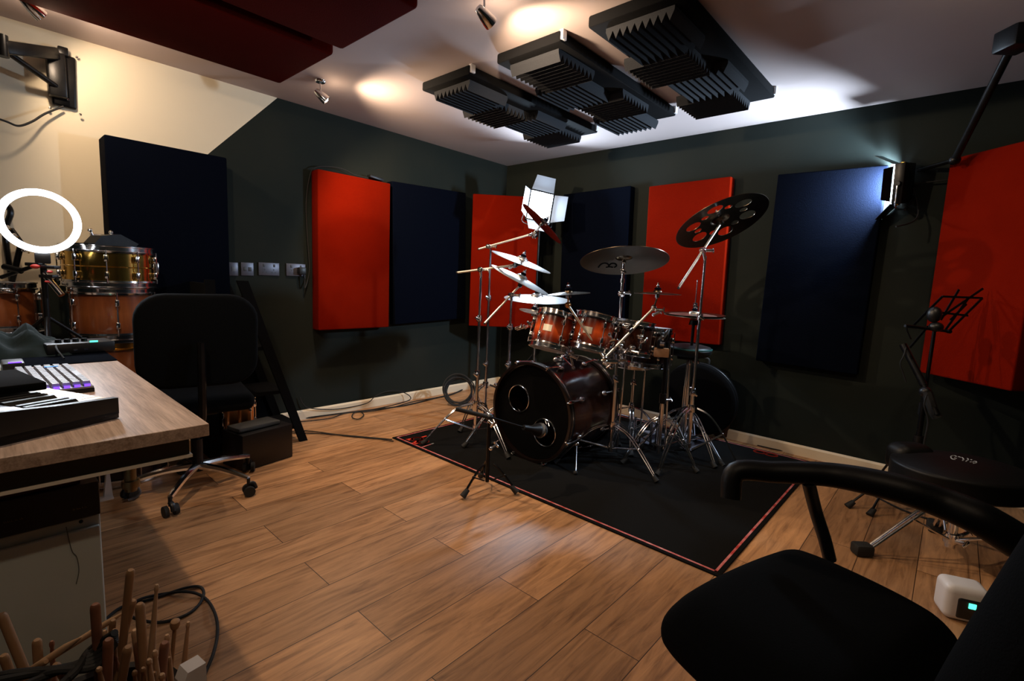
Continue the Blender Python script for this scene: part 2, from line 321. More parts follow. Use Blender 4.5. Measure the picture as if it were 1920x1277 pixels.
# ceiling boards with wedge foam
def ceiling_board(x0,x1,y0,y1,label,tiles):
    t=thing('ceiling_baffle',label,'ceiling baffle',((x0+x1)/2,(y0+y1)/2,H),None,'foam covered boards on the ceiling')
    z=H-.055
    MB().box(((x0+x1)/2,(y0+y1)/2,z+.0275),(x1-x0,y1-y0,.05),bev=.010,seg=2).build('board','board',t)
    s=.305; base=.016; hgt=.036
    for cx,cy,o in tiles:
        b=MB(); nw=9; p=s/nw
        if o=='x': # ridges running along x
            prof=[(cx-s/2,cy-s/2,z)]
            for k in range(nw): prof+= [(cx-s/2,cy-s/2+k*p,z-base),(cx-s/2,cy-s/2+(k+.5)*p,z-base-hgt)]
            prof+=[(cx-s/2,cy+s/2,z-base),(cx-s/2,cy+s/2,z)]; b.prism(prof,(s,0,0))
        else:
            prof=[(cx-s/2,cy-s/2,z)]
            for k in range(nw): prof+= [(cx-s/2+k*p,cy-s/2,z-base),(cx-s/2+(k+.5)*p,cy-s/2,z-base-hgt)]
            prof+=[(cx+s/2,cy-s/2,z-base),(cx+s/2,cy-s/2,z)]; b.prism(prof,(0,s,0))
        b.build('foam_tile','foam',t,smooth=False)
    for (x,y) in ((x0+.02,y0+.0),(x1-.02,y0+.0),(x1-.02,y1)):
        MB().box((x,y,z+.035),(.03,.022,.045),bev=.003).build('bracket','white_plastic',t)
    return t
def tiles(x0,yc,o0,lat=.05):
    r=[]; o=o0
    for k in range(4):
        r.append((x0+.20+k*.295,yc+(.075 if k%2 else -.005),o)); o='y' if o=='x' else 'x'
    return r
ceiling_board(1.86,3.12,2.06,2.47,'black foam board on the ceiling nearest the back wall','' or tiles(1.86,2.265,'x'))
ceiling_board(1.86,3.09,1.46,1.86,'middle black foam board of the three on the ceiling',tiles(1.86,1.66,'y'))
ceiling_board(1.84,3.11,.89,1.30,'large black foam board on the ceiling nearest the right edge',tiles(1.84,1.09,'x'))
# red panels on the ceiling
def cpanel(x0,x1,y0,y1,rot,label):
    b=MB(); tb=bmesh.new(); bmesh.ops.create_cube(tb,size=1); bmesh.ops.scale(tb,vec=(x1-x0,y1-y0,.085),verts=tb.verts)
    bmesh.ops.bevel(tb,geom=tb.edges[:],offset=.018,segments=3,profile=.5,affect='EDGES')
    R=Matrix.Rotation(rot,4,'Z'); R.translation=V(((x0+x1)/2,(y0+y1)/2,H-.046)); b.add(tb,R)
    single('ceiling_acoustic_panel',b,'fabric_red_shaded',label,'acoustic panel','red fabric panels on the ceiling')
cpanel(.02,1.26,2.37,2.98,0,'red fabric panel with painted shade on the ceiling nearest the back wall and spotlight')
cpanel(.02,1.26,1.70,2.29,0,'red fabric panel with painted shade on the ceiling at the top edge of the picture')
# ---------------------------------------------------------------- lamps
LIGHTS=[]
def lightobj(name,typ,loc,energy,col,size=.03,**k):
    d=bpy.data.lights.new(name,typ); d.energy=energy; d.color=col
    if typ in('POINT','SPOT'): d.shadow_soft_size=size
    for a,b in k.items(): setattr(d,a,b)
    o=bpy.data.objects.new(name,d); C.objects.link(o); o.location=V(loc); return o
WARM=(1,.74,.50)
def aim(o,d): o.rotation_euler=V(d).normalized().to_track_quat('-Z','Y').to_euler()
def ceiling_spot(x,y,d,label,spot,point,ang=88,z=.0,col=WARM):
    t=thing('ceiling_spotlight',label,'spotlight',(x,y,H),None,'small spotlights on the ceiling')
    MB().lathe([(0,0),(.032,0),(.032,-.008),(.026,-.016),(0,-.016)],(x,y,H)).build('ceiling_rose','chrome',t)
    h=V((x,y,H-.085-z)); d=V(d).normalized()
    MB().path([(x,y,H-.014),(x+.002,y,H-.05),tuple(h-d*.0)],.005,n=8).ring(h,d.cross(V((0,0,1))).normalized() if abs(d.z)<.99 else (1,0,0),.012,.004,16,6).build('arm','chrome',t)
    hd=MB().lathe([(0,-.035),(.014,-.035),(.018,-.025),(.024,.0),(.028,.03),(.028,.045),(.025,.045),(.022,.035)],h,d,24).build('lamp_head','chrome',t)
    MB().lathe([(0,.040),(.024,.040),(.024,.036),(0,.036)],h,d,24).build('bulb','bulb',hd)
    if spot:
        s=lightobj('spotlight_beam','SPOT',h+d*.062,spot,col,.02,spot_size=math.radians(ang),spot_blend=.55); aim(s,d)
        s['label']='' ; del s['label']
    if point: lightobj('spotlight_spill','POINT',h+d*.075,point,col,.022)
ceiling_spot(1.48,2.95,(.62,-.28,-.52),'small lit spotlight on the ceiling above the red panel',62,.9,155)
ceiling_spot(1.45,1.53,(.9,-.08,-.45),'small spotlight at the top edge aimed at the foam boards',44,1.2,140)
ceiling_spot(.25,3.05,(.62,.30,-.42),'bright spotlight in the upper left corner of the picture',12.5,1.4,130,z=-.02)
ceiling_spot(.10,1.58,(.65,.5,-1),'spotlight on the ceiling above the desk edge',30,1.5,125,z=-.02)
ceiling_spot(.10,.08,(.35,.6,-1),'spotlight on the ceiling above the photographer',9,.6,120)
ceiling_spot(2.32,-.06,(.3,.25,-1),'spotlight on the ceiling above the saddle throne',10,.5,100)
# ---------------------------------------------------------------- LED barn door lights
def led_panel(name_label,P,n,upv,w,h,energy,doors,yoke=True,col=(.62,.80,1)):
    n=V(n).normalized(); u=V(upv); u=(u-n*u.dot(n)).normalized(); r=u.cross(n).normalized()
    R=frame(r,u,n)
    t=thing('led_panel_light',name_label,'video light',P,R,'LED panel lights with barn doors')
    def L(b): 
        return b
    MB().box((0,0,-.028),(w+.02,h+.02,.05),bev=.006).build('housing','black_metal',t,world=False)
    MB().box((0,0,.001),(w-.01,h-.01,.006),bev=.001).build('diffuser','led_cool',t,world=False)
    hw,hh=w/2+.008,h/2+.008
    for side,ang,ln,m in doors:
        a=math.radians(ang)
        if side in 'TB':
            s=1 if side=='T' else -1
            p0=V((-w*.48,s*hh,.004)); p1=V((w*.48,s*hh,.004)); e=V((0,s*math.cos(a),math.sin(a)))*ln
            q0=p0+e+V((w*.08,0,0)); q1=p1+e-V((w*.08,0,0))
        else:
            s=1 if side=='R' else -1
            p0=V((s*hw,-h*.48,.004)); p1=V((s*hw,h*.48,.004)); e=V((s*math.cos(a),0,math.sin(a)))*ln
            q0=p0+e+V((0,h*.06,0)); q1=p1+e-V((0,h*.06,0))
        nn=(p1-p0).cross(e).normalized()*.002
        MB().prism([p0,p1,q1,q0],nn).build('barn_door',m,t,world=False)
    b=MB().path([(-w/2-.022,0,-.03),(-w/2-.026,-h*.35,-.03),(-w/2-.01,-h/2-.035,-.03),(w/2+.01,-h/2-.035,-.03),(w/2+.026,-h*.35,-.03),(w/2+.022,0,-.03)],.005)
    b.build('yoke','chrome',t,world=False)
    for s in (-1,1): MB().lathe([(0,0),(.012,0),(.014,.008),(.012,.016),(0,.016)],(s*(w/2+.014),0,-.03),(s,0,0),12).build('yoke_knob','black_plastic',t,world=False)
    d=bpy.data.lights.new('led_panel_beam','AREA'); d.shape='RECTANGLE'; d.size=w*.85; d.size_y=h*.85; d.energy=energy; d.color=col; d.spread=math.radians(165)
    o=bpy.data.objects.new('led_panel_beam',d); C.objects.link(o); o.matrix_world=Matrix.Translation(V(P)+n*.012)@(frame(-r,u,-n).to_4x4())
    return t,R
P1=at(1013,387,4.15); toc=(CAM-P1).normalized()
n1=(toc*1.0+V((0,0,.30))).normalized()
n1=(n1+rt*.22).normalized()
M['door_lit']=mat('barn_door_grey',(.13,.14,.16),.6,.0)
L1,R1=led_panel('brightly glowing LED panel light with four open doors, above the drums',P1,n1,(0.12,-.10,1),.20,.25,18,[('T',30,.12,'door_lit'),('B',38,.12,'door_lit'),('L',58,.115,'door_lit'),('R',38,.125,'door_lit')])
P2=at(1683,345,2.80)
n2=V((.20,.97,.02)).normalized()
L2,R2=led_panel('LED panel light near the right wall seen edge-on, aimed left',P2,n2,(-.15,0,1),.15,.20,58,[('T',60,.12,'black_metal'),('B',40,.11,'black_metal'),('L',8,.10,'black_metal'),('R',40,.05,'black_metal')],col=(.62,.80,1))
# glowing acrylic rim of the edge-on light
MB().path([(-.078,-.105,.012),(-.078,.105,.012),(.078,.105,.012),(.078,-.105,.012)],.004,n=6,smooth=False,closed=True).build('glowing_rim','led_rim',L2,world=False)
MB().box((0,.112,-.02),(.04,.012,.02),bev=.002).box((.03,-.112,-.02),(.03,.012,.015),bev=.002).build('latch','brass',L2,world=False)
def light_stand(P,label,base,name='light_stand',mm='black_metal',leg=.42,rot=.3,hub=.55):
    t=thing(name,label,'stand',(base.x,base.y,0))
    MB().tube((base.x,base.y,.08),(base.x,base.y,P.z*.62),.0125).build('lower_tube',mm,t)
    MB().tube((base.x,base.y,P.z*.62),(base.x,base.y,P.z),.009).build('upper_tube',mm,t)
    MB().tube((base.x,base.y,P.z*.6),(base.x,base.y,P.z*.64),.018).tube((base.x+.015,base.y,P.z*.62),(base.x+.05,base.y,P.z*.62),.005).build('collar','black_plastic',t)
    for k in range(3):
        a=rot+k*2*PI/3; d=V((math.cos(a),math.sin(a),0)); B=V((base.x,base.y,0))
        b=MB().tube(B+V((0,0,hub)),B+d*leg+V((0,0,.012)),.008).tube(B+V((0,0,.16)),B+d*leg*.5+V((0,0,hub*.5)),.004)
        l=b.build('leg',mm,t); MB().ball(B+d*leg+V((0,0,.014)),.014).build('rubber_foot','rubber',l)
    return t
B1=V((P1.x+.05,P1.y+.04,0)); light_stand(V((P1.x+.05,P1.y+.04,P1.z-.17)),'black tripod stand carrying the glowing LED light above the drums',B1,leg=.30,hub=.45)
# boom arm from the front wall carrying light 2
t=thing('light_boom_bracket','black ceiling bracket with a long arm reaching to the edge-on LED light','bracket',at(1905,60,2.05))
A0=at(1908,66,2.05); A1=at(1850,185,2.25); A2=at(1790,300,2.55); A3=at(1712,322,2.86)
k=H-A0.z
MB().box((A0.x,A0.y,A0.z),(.11,.11,.12),rot=Rz(YAW),bev=.012).tube(A0,(A0.x,A0.y,H),.03).build('mount_box','black_plastic',t)
MB().tube(A0,A2,.017).build('arm','black_metal',t)
MB().tube(A2,A3,.012).ball(A2,.026).build('extension_arm','black_metal',t)
MB().tube(A3-V((0,0,.05)),A3+V((0,0,.05)),.013).box(A3,(.05,.03,.03),bev=.004).path([A3,A3+V((.0,-.03,-.10)),P2+V((-.02,-.05,-.15))],.007).build('clamp','black_plastic',t)
b=MB(); 
for dx in (-.012,0,.012): b.tube(A3+V((dx,0,.03)),A3+V((dx,0,.045)),.004)
b.build('brass_screws','brass',t)
b=MB().path([at(1905,270,2.5),at(1868,320,2.62),at(1820,335,2.66),at(1770,338,2.7),at(1715,345,2.8)],.004)
single('power_cable',b,'rubber','thin black cable drooping across the top of the corner panel','cable')
b=MB().path([at(1680,425,2.72),at(1712,415,2.75),at(1722,395,2.78),at(1712,350,2.82)],.0045)
single('power_cable',b,'rubber','short black cable curling under the edge-on LED light','cable')
# ---------------------------------------------------------------- ring light
PR=at(75,415,2.05); nr=(CAM-PR); nr.z=0; nr.normalize(); nr=(nr+V((0,0,-.02))).normalized()
t=thing('ring_light','glowing white ring light above the far end of the desk','ring light',PR,frame(V((0,0,1)).cross(nr).normalized(),nr.cross(V((0,0,1)).cross(nr).normalized()),nr))
Rr=.118
MB().lathe([(Rr-.013,.006),(Rr-.010,.011),(Rr+.010,.011),(Rr+.013,.006),(Rr+.013,0),(Rr-.013,0)],close=True,n=72).build('light_tube','ring_glow',t,world=False)
MB().lathe([(Rr-.013,-.002),(Rr+.013,-.002),(Rr+.011,-.018),(Rr-.011,-.018)],close=True,n=72).build('housing','white_plastic',t,world=False)
MB().box((0,-Rr-.035,-.012),(.05,.045,.022),bev=.005).build('neck_joint','black_plastic',t,world=False)
for k in range(10):
    a=2*PI*(k+.5)/10
    p=PR+wm(t).to_3x3()@V((Rr*math.cos(a),Rr*math.sin(a),.03))
    lo=lightobj('ring_light_segment','AREA',p,.34,(.80,.88,1)); lo.data.shape='DISK'; lo.data.size=.04; aim(lo,nr)
rb=fl(62,655,.74); PT=PR-V((0,0,Rr+.06))
t=thing('camera_tripod','black clamp arm with red locks holding the ring light over the desk','tripod',(PT.x,PT.y,.74))
MB().tube((PT.x,PT.y,.74),(PT.x,PT.y,PT.z),.011).build('column','black_metal',t)
for k,(dx,dz) in enumerate(((-.035,0),(.03,-.012),(.02,-.05))):
    c=V((PT.x,PT.y,PT.z))+rt*dx+V((0,0,dz))
    MB().box(c,(.06,.03,.014),rot=Rz(YAW-PI/2),bev=.003).build('clamp_plate','black_plastic',t)
for dx,dz,rr in ((-.015,-.012,.016),(.045,-.034,.010),(.03,-.075,.008)):
    MB().ball(V((PT.x,PT.y,PT.z))+rt*dx+V((0,0,dz))-fw*.02,rr,(1,1,.6)).build('red_lock_knob','tape',t)
MB().tube(V((PT.x,PT.y,PT.z-.04)),V((PT.x,PT.y,PT.z-.13))+rt*.07,.012).build('chrome_arm','chrome',t)
for k in range(3):
    a=.4+k*2*PI/3; MB().tube((PT.x,PT.y,.85),(PT.x+.12*math.cos(a),PT.y+.12*math.sin(a),.748),.007).build('leg','black_metal',t)
# ================================================================ DESK AREA
DX=.345; DY0=1.215; DY1=2.80; DT=.74
t=thing('desk','long wood-effect desk with pale edging running away on the left','desk',(-.15,2.0,0))
MB().box(((-.75+DX)/2,(DY0+DY1)/2,DT-.014),(DX+.75,DY1-DY0,.028),bev=.0015).build('desktop','desk',t,smooth=False)
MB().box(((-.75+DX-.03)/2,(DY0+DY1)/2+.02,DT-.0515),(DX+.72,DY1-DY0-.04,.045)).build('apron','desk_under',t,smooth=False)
lp=[onp(348,862,2,DT-.078)]
MB().box(((-.75+DX-.025)/2,(DY0+DY1)/2+.018,DT-.078),(DX+.725,DY1-DY0-.036,.007)).build('pale_edging','desk_edge',t,smooth=False)['label']='pale painted lower edge strip'
for (x,y) in ((-.68,DY0+.1),(-.68,DY1-.06),(.20,DY1-.10)):
    MB().box((x,y,.33),(.05,.05,.66),bev=.003).build('leg','black_metal',t)
# mat, computer keyboard, piano keyboard
Z=DT+.0005
def at2(px,py,z=DT): return fl(px,py,z)
A=at2(215,678);B=at2(204,660)
x1=(A.x+B.x)/2
single('desk_mat',MB().box((x1-.30,(A.y+B.y)/2+.02,DT+.002),(.60,.26,.003),bev=.001),'fabric_black','dark cloth desk mat lying across the desk beyond the computer keyboard','desk mat')
# computer keyboard
K0=at2(172,722,DT+.02); KR=(.155,.36)
t=thing('computer_keyboard','silver and grey computer keyboard with purple lights under its keys','keyboard',(K0.x-KR[0]/2,K0.y+KR[1]/2,DT),Rz(math.radians(2)))
w_,l_=KR; bz=.012
MB().box((0,0,.006),(w_,l_,.012),bev=.002).build('lower_case','black_plastic',t,world=False)
MB().box((0,0,.0145),(w_-.002,l_-.002,.005),bev=.0015).build('top_plate','silver',t,world=False)
rows=6; kp=.0205
M['keycap']=mat('keycap_grey',(.30,.31,.36),.42)
nk=0
for i in range(rows):
    x=w_/2-.014-i*kp; 
    y=-l_/2+.013
    j=0
    while y<l_/2-.02:
        ln=.017 if not(i==0 and 4<j<6) else .09
        if y+ln>l_/2-.006: break
        if nk<98:
            tb=MB(); a=bmesh.new(); bmesh.ops.create_cube(a,size=1); bmesh.ops.scale(a,vec=(.0175,ln,.009),verts=a.verts)
            for v in a.verts:
                if v.co.z>0: v.co.x*=.78; v.co.y*=.86 if ln<.03 else .97
            bmesh.ops.translate(a,vec=(x,y+ln/2,.0255),verts=a.verts); tb.add(a); tb.build('key','keycap',t,world=False,smooth=False)
            nk+=1
        y+=ln+.003; j+=1
for i in range(rows):
    x=w_/2-.014-i*kp
    MB().box((x,-l_/2+.0055,.020),(.012,.004,.006)).build('purple_light','led_purple',t,world=False)
MB().box((-w_/2+.016,-l_/2+.045,.018),(.014,.022,.002)).build('button_patch','black_plastic',t,world=False)
MB().box((w_/2-.05,l_/2-.06,.031),(.03,.006,.001)).build('blue_light','led_blue',t,world=False)
# piano keyboard
Q0=at2(222,748,DT+.045)
an=math.radians(24)
t=thing('piano_keyboard','black electronic piano keyboard with cream keys lying angled on the desk corner','music keyboard',(Q0.x,Q0.y,DT),Rz(an))
# local: +y runs along the keyboard, -x goes from the player's edge to its back
D_=.285; Ln=.62; Hc=.052
MB().prism([(0,0,.012),(0,0,.048),(-D_*.42,0,Hc+.004),(-D_,0,Hc+.020),(-D_,0,.0),(-.06,0,.0)],(0,.016,0)).build('end_cheek','black_plastic',t,world=False,smooth=False)
MB().box((-D_/2,Ln/2,.010),(D_,Ln,.018),bev=.002).build('base','black_plastic',t,world=False)
MB().prism([(-D_,.016,.02),(-D_,.016,.072),(-.150,.016,.052),(-.150,.016,.02)],(0,Ln-.016,0)).build('control_panel','black_plastic',t,world=False,smooth=False)
kw=.0235
for i in range(24):
    y=.018+i*kw
    if y+kw>Ln: break
    b=MB().box((-.074,y+kw/2,.035),(.146,kw-.0012,.018),bev=.0012,seg=1); b.build('white_key','white_key',t,world=False,smooth=False)
    if i%7 in (0,1,3,4,5):
        MB().prism([(-.148,y+kw-.006,.044),(-.148,y+kw-.006,.056),(-.062,y+kw-.006,.055),(-.054,y+kw-.006,.044)],(0,.012,0)).build('black_key','black_plastic',t,world=False,smooth=False)
for k in range(3):
    p=(-.215,.075+k*.055,.066); MB().lathe([(0,0),(.019,0),(.017,.018),(0,.020)],p,(0,0,1),20).build('knob','black_plastic',t,world=False)
MB().prism([(-D_+.01,.016,.0725),(-.152,.016,.0535),(-.152,.016,.0548),(-D_+.01,.016,.0738)],(0,.05,0)).build('silver_trim','silver',t,world=False)
# laptop lid / black box lying over the keys
q=at2(75,724,DT+.078)
single('laptop',MB().box((q.x-.172,q.y+.13,DT+.068),(.34,.22,.018),rot=Rz(math.radians(10)),bev=.003),'board','closed black laptop lying across the cream keys','laptop')
q=at2(12,712,DT+.02)
single('paper_sheet',MB().box((q.x-.10,q.y+.30,DT+.003),(.20,.29,.002)),'cabinet_white','white paper lying on the desk left of the computer keyboard','paper')
q=at2(25,690,DT+.01)
t=thing('usb_hub','small black hub with a purple light beside the computer keyboard','hub',(q.x,q.y+.02,DT))
MB().box((q.x,q.y+.02,DT+.016),(.05,.10,.026),bev=.004).build('case','black_plastic',t)
MB().box((q.x+.004,q.y-.02,DT+.030),(.030,.010,.003)).build('purple_light','led_purple',t)
# clutter beyond
q=at2(60,672); 
b=MB(); tb=bmesh.new(); bmesh.ops.create_grid(tb,x_segments=24,y_segments=24,size=.5)
for v in tb.verts:
    r=max(abs(v.co.x),abs(v.co.y))*2; v.co.z=max(0,(1-r**2.2))*(.075+.02*math.sin(v.co.x*17)+.015*math.sin(v.co.y*23+v.co.x*9))+.001
    v.co.x*=.26; v.co.y*=.34
bmesh.ops.translate(tb,vec=(q.x-.02,q.y+.17,DT+.002),verts=tb.verts); b.add(tb)
single('folded_cloth',b,'cloth_teal','crumpled dark teal cloth on the desk behind the computer keyboard','cloth')
q=at2(150,664)
t=thing('audio_interface','black device with a small green light on the desk mat','audio device',(q.x,q.y+.04,DT),Rz(.1))
MB().box((0,0,.026),(.20,.12,.040),bev=.006).build('case','black_plastic',t,world=False)
MB().box((.035,-.058,.048),(.024,.004,.006)).build('green_light','led_green',t,world=False)
for k in range(4): MB().lathe([(0,0),(.010,0),(.009,.012),(0,.013)],(-.06+k*.025,-.02,.046),(0,0,1),14).build('knob','black_metal',t,world=False)
for k in range(3): MB().box((-.02+k*.03,-.0605,.020),(.012,.002,.006)).build('jack_socket','chrome',t,world=False)
q=at2(176,650)
single('note_paper',MB().box((q.x,q.y+.05,DT+.0065),(.07,.12,.003),rot=Rz(.1)),'cabinet_white','small pale notebook at the far right end of the desk','notebook')
b=MB().path([at2(120,672,DT+.01),at2(105,650,DT+.04),at2(118,638,DT+.03),at2(128,650,DT+.008),at2(112,660,DT+.008)],.003)
single('headphone_cable',b,'rubber','thin looped cable on the desk mat beside the green-lit device','cable')
# ---------------------------------------------------------------- drums behind the desk
def lugs(t,o,R_,z0,z1,n,r=.0,mm='chrome',ph=0.2,part='lug',parent=None):
    for k in range(n):
        a=ph+2*PI*k/n; d=V((math.cos(a),math.sin(a),0))
        b=MB(); zc=(z0+z1)/2
        b.tube(d*(R_+.018)+V((0,0,z0-.004)),d*(R_+.018)+V((0,0,z1+.004)),.003,n=6)
        for zz in ((zc-(z1-z0)*.27,zc+(z1-z0)*.27) if (z1-z0)>.11 else (zc,)):
            b.box(d*(R_+.011)+V((0,0,zz)),(.022,.017,.034),rot=Rz(a),bev=.005)
        b.build(part,mm,parent or t,world=False)
def drum(label,cat,o,ax,R_,h,shell,n=6,group=None,head='skin_white',name='tom_drum',roll=0,badge=None,lugs_=True,ph=.2,badge_a=None,hoopm='chrome'):
    Rm=rotto(ax)@Rz(roll)
    t=thing(name,label,cat,o,Rm,group)
    MB().lathe([(R_-.006,-h/2),(R_,-h/2),(R_,h/2),(R_-.006,h/2)],close=True,n=56).build('shell',shell,t,world=False)
    for s in (1,-1):
        hp=MB().lathe([(R_+.002,s*(h/2-.018)),(R_+.010,s*(h/2-.018)),(R_+.011,s*(h/2-.010)),(R_+.0065,s*(h/2-.008)),(R_+.0065,s*(h/2+.010)),(R_+.011,s*(h/2+.012)),(R_+.011,s*(h/2+.016)),(R_+.002,s*(h/2+.016))],close=True,n=56).build('hoop',hoopm,t,world=False)
    MB().lathe([(0,h/2+.004),(R_-.012,h/2+.004),(R_+.003,h/2-.002),(R_+.003,h/2-.006),(0,h/2+.001)],n=56).build('batter_head',head,t,world=False)
    MB().lathe([(0,-h/2-.004),(R_-.012,-h/2-.004),(R_+.003,-h/2+.002),(R_+.003,-h/2+.006),(0,-h/2-.001)],n=56).build('resonant_head',head,t,world=False)
    if lugs_: lugs(t,o,R_,-h/2+.01,h/2-.01,n,ph=ph)
    if badge is not None:
        bw,bh=badge; b=MB(); N_=6
        pts=[]
        for k in range(N_+1):
            a=badge_a-bw/R_/2+bw/R_*k/N_; pts.append(a)
        tb=bmesh.new(); v=[[tb.verts.new((rr*math.cos(a),rr*math.sin(a),zz)) for a in pts] for rr,zz in ((R_+.0005,-bh/2),(R_+.003,-bh/2),(R_+.003,bh/2),(R_+.0005,bh/2))]
        for i in range(3):
            for k in range(N_): tb.faces.new((v[i][k],v[i][k+1],v[i+1][k+1],v[i+1][k]))
        b.add(tb); bd=b.build('badge','badge',t,world=False)
    return t
stg='drums stacked behind the desk'
c=at(206,500,2.42)
S1=drum('gold metal snare drum with chrome hardware, on top of the drum stack','drum',c,(0,0,1),.178,.165,'brass',10,stg,name='snare_drum',ph=.1)
MB().box((.185,-.02,0),(.02,.02,.06),rot=Rz(0),bev=.004).build('strainer','chrome',S1,world=False)
MB().lathe([(.179,-.003),(.182,0),(.179,.003)],n=56).build('shell_bead','brass',S1,world=False)
c2=V((c.x+.005,c.y+.0,c.z-.083-.11-.018)); 
drum('orange lacquered wooden tom under the gold snare drum','drum',c2-V((0,0,.012)),(0,0,1),.165,.22,'wood_shell',6,stg,ph=.45)
c3=V((c2.x,c2.y,c2.z-.11-.15-.042))
drum('amber wooden tom with brass coloured hoops, under the orange tom','drum',c3,(0,0,1),.165,.27,'wood_shell',6,stg,hoopm='brass',ph=.1)
zb=c3.z-.135-.03
c4=V((c3.x,c3.y,zb-.0)); 
if zb>.1:
    drum('dark floor tom at the bottom of the drum stack behind the desk','drum',(c3.x,c3.y,zb/2),(0,0,1),.19,zb-.04,'burst_dark',8,stg)
cL=at(2,575,2.30)
drum('orange drum at the left edge of the picture under the ring light','drum',cL,(0,0,1),.12,.20,'wood_shell',6,stg,ph=.9)
drum('dark wooden drum beneath the orange drum at the left edge','drum',(cL.x,cL.y,cL.z-.23),(0,0,1),.15,.20,'burst_dark',6,stg,ph=.3)
hh=cL.z-.36
drum('black floor tom at the left edge of the picture, under the dark drum','drum',(cL.x,cL.y,hh/2),(0,0,1),.18,hh-.05,'burst_dark',8,stg,ph=.3)
# chrome drum stand folded on top of the snare
t=thing('folded_drum_pedal','folded dark metal drum pedal lying on top of the gold snare drum','drum pedal',(c.x,c.y,c.z+.1),Rz(.5))
MB().prism([(-.10,-.04,0),(.10,-.04,0),(.12,-.04,.02),(.03,-.04,.060),(-.06,-.04,.045)],(0,.07,0)).build('footboard','black_metal',t,world=False,smooth=False)
for s in (-1,1): MB().tube((.02*s,.045,.0),(.05*s,.045,.07),.006).ball((.05*s,.045,.07),.010).build('post','chrome',t,world=False)
MB().tube((-.05,.045,.05),(.06,.045,.055),.004).build('hinge_rod','chrome',t,world=False)
MB().box((0,0,.003),(.26,.10,.005)).build('base_plate','black_metal',t,world=False)
# microphone / camera clutter seen through the ring
cc=at(18,470,2.30)
t=thing('folded_cymbal_stand','black and chrome folded hardware standing behind the ring light','drum hardware',(cc.x,cc.y,cL.z+.13))
MB().path([(cc.x,cc.y,cL.z+.12),at(10,440,2.3),at(20,400,2.3),at(14,385,2.3)],.012).build('upper_tube','black_metal',t)
MB().tube((cc.x+.0,cc.y,cL.z+.12),at(40,455,2.28),.012).tube(at(40,455,2.28),at(22,430,2.28),.010).build('folded_leg','black_metal',t)
for q in ((12,425),(25,440),(38,458),(46,470)):
    MB().ball(at(*q,2.26),.011,(1,1,.7)).tube(at(*q,2.26),at(q[0]+8,q[1]+4,2.25),.004).build('wing_nut','chrome',t)
MB().tube(at(8,500,2.25),at(40,508,2.25),.014).tube(at(2,520,2.25),at(60,500,2.25),.009).build('arm','black_metal',t)
MB().ball(at(12,545,2.2),.020,(1,1,.5)).tube(at(2,548,2.2),at(26,548,2.2),.006).build('clamp','chrome',t)
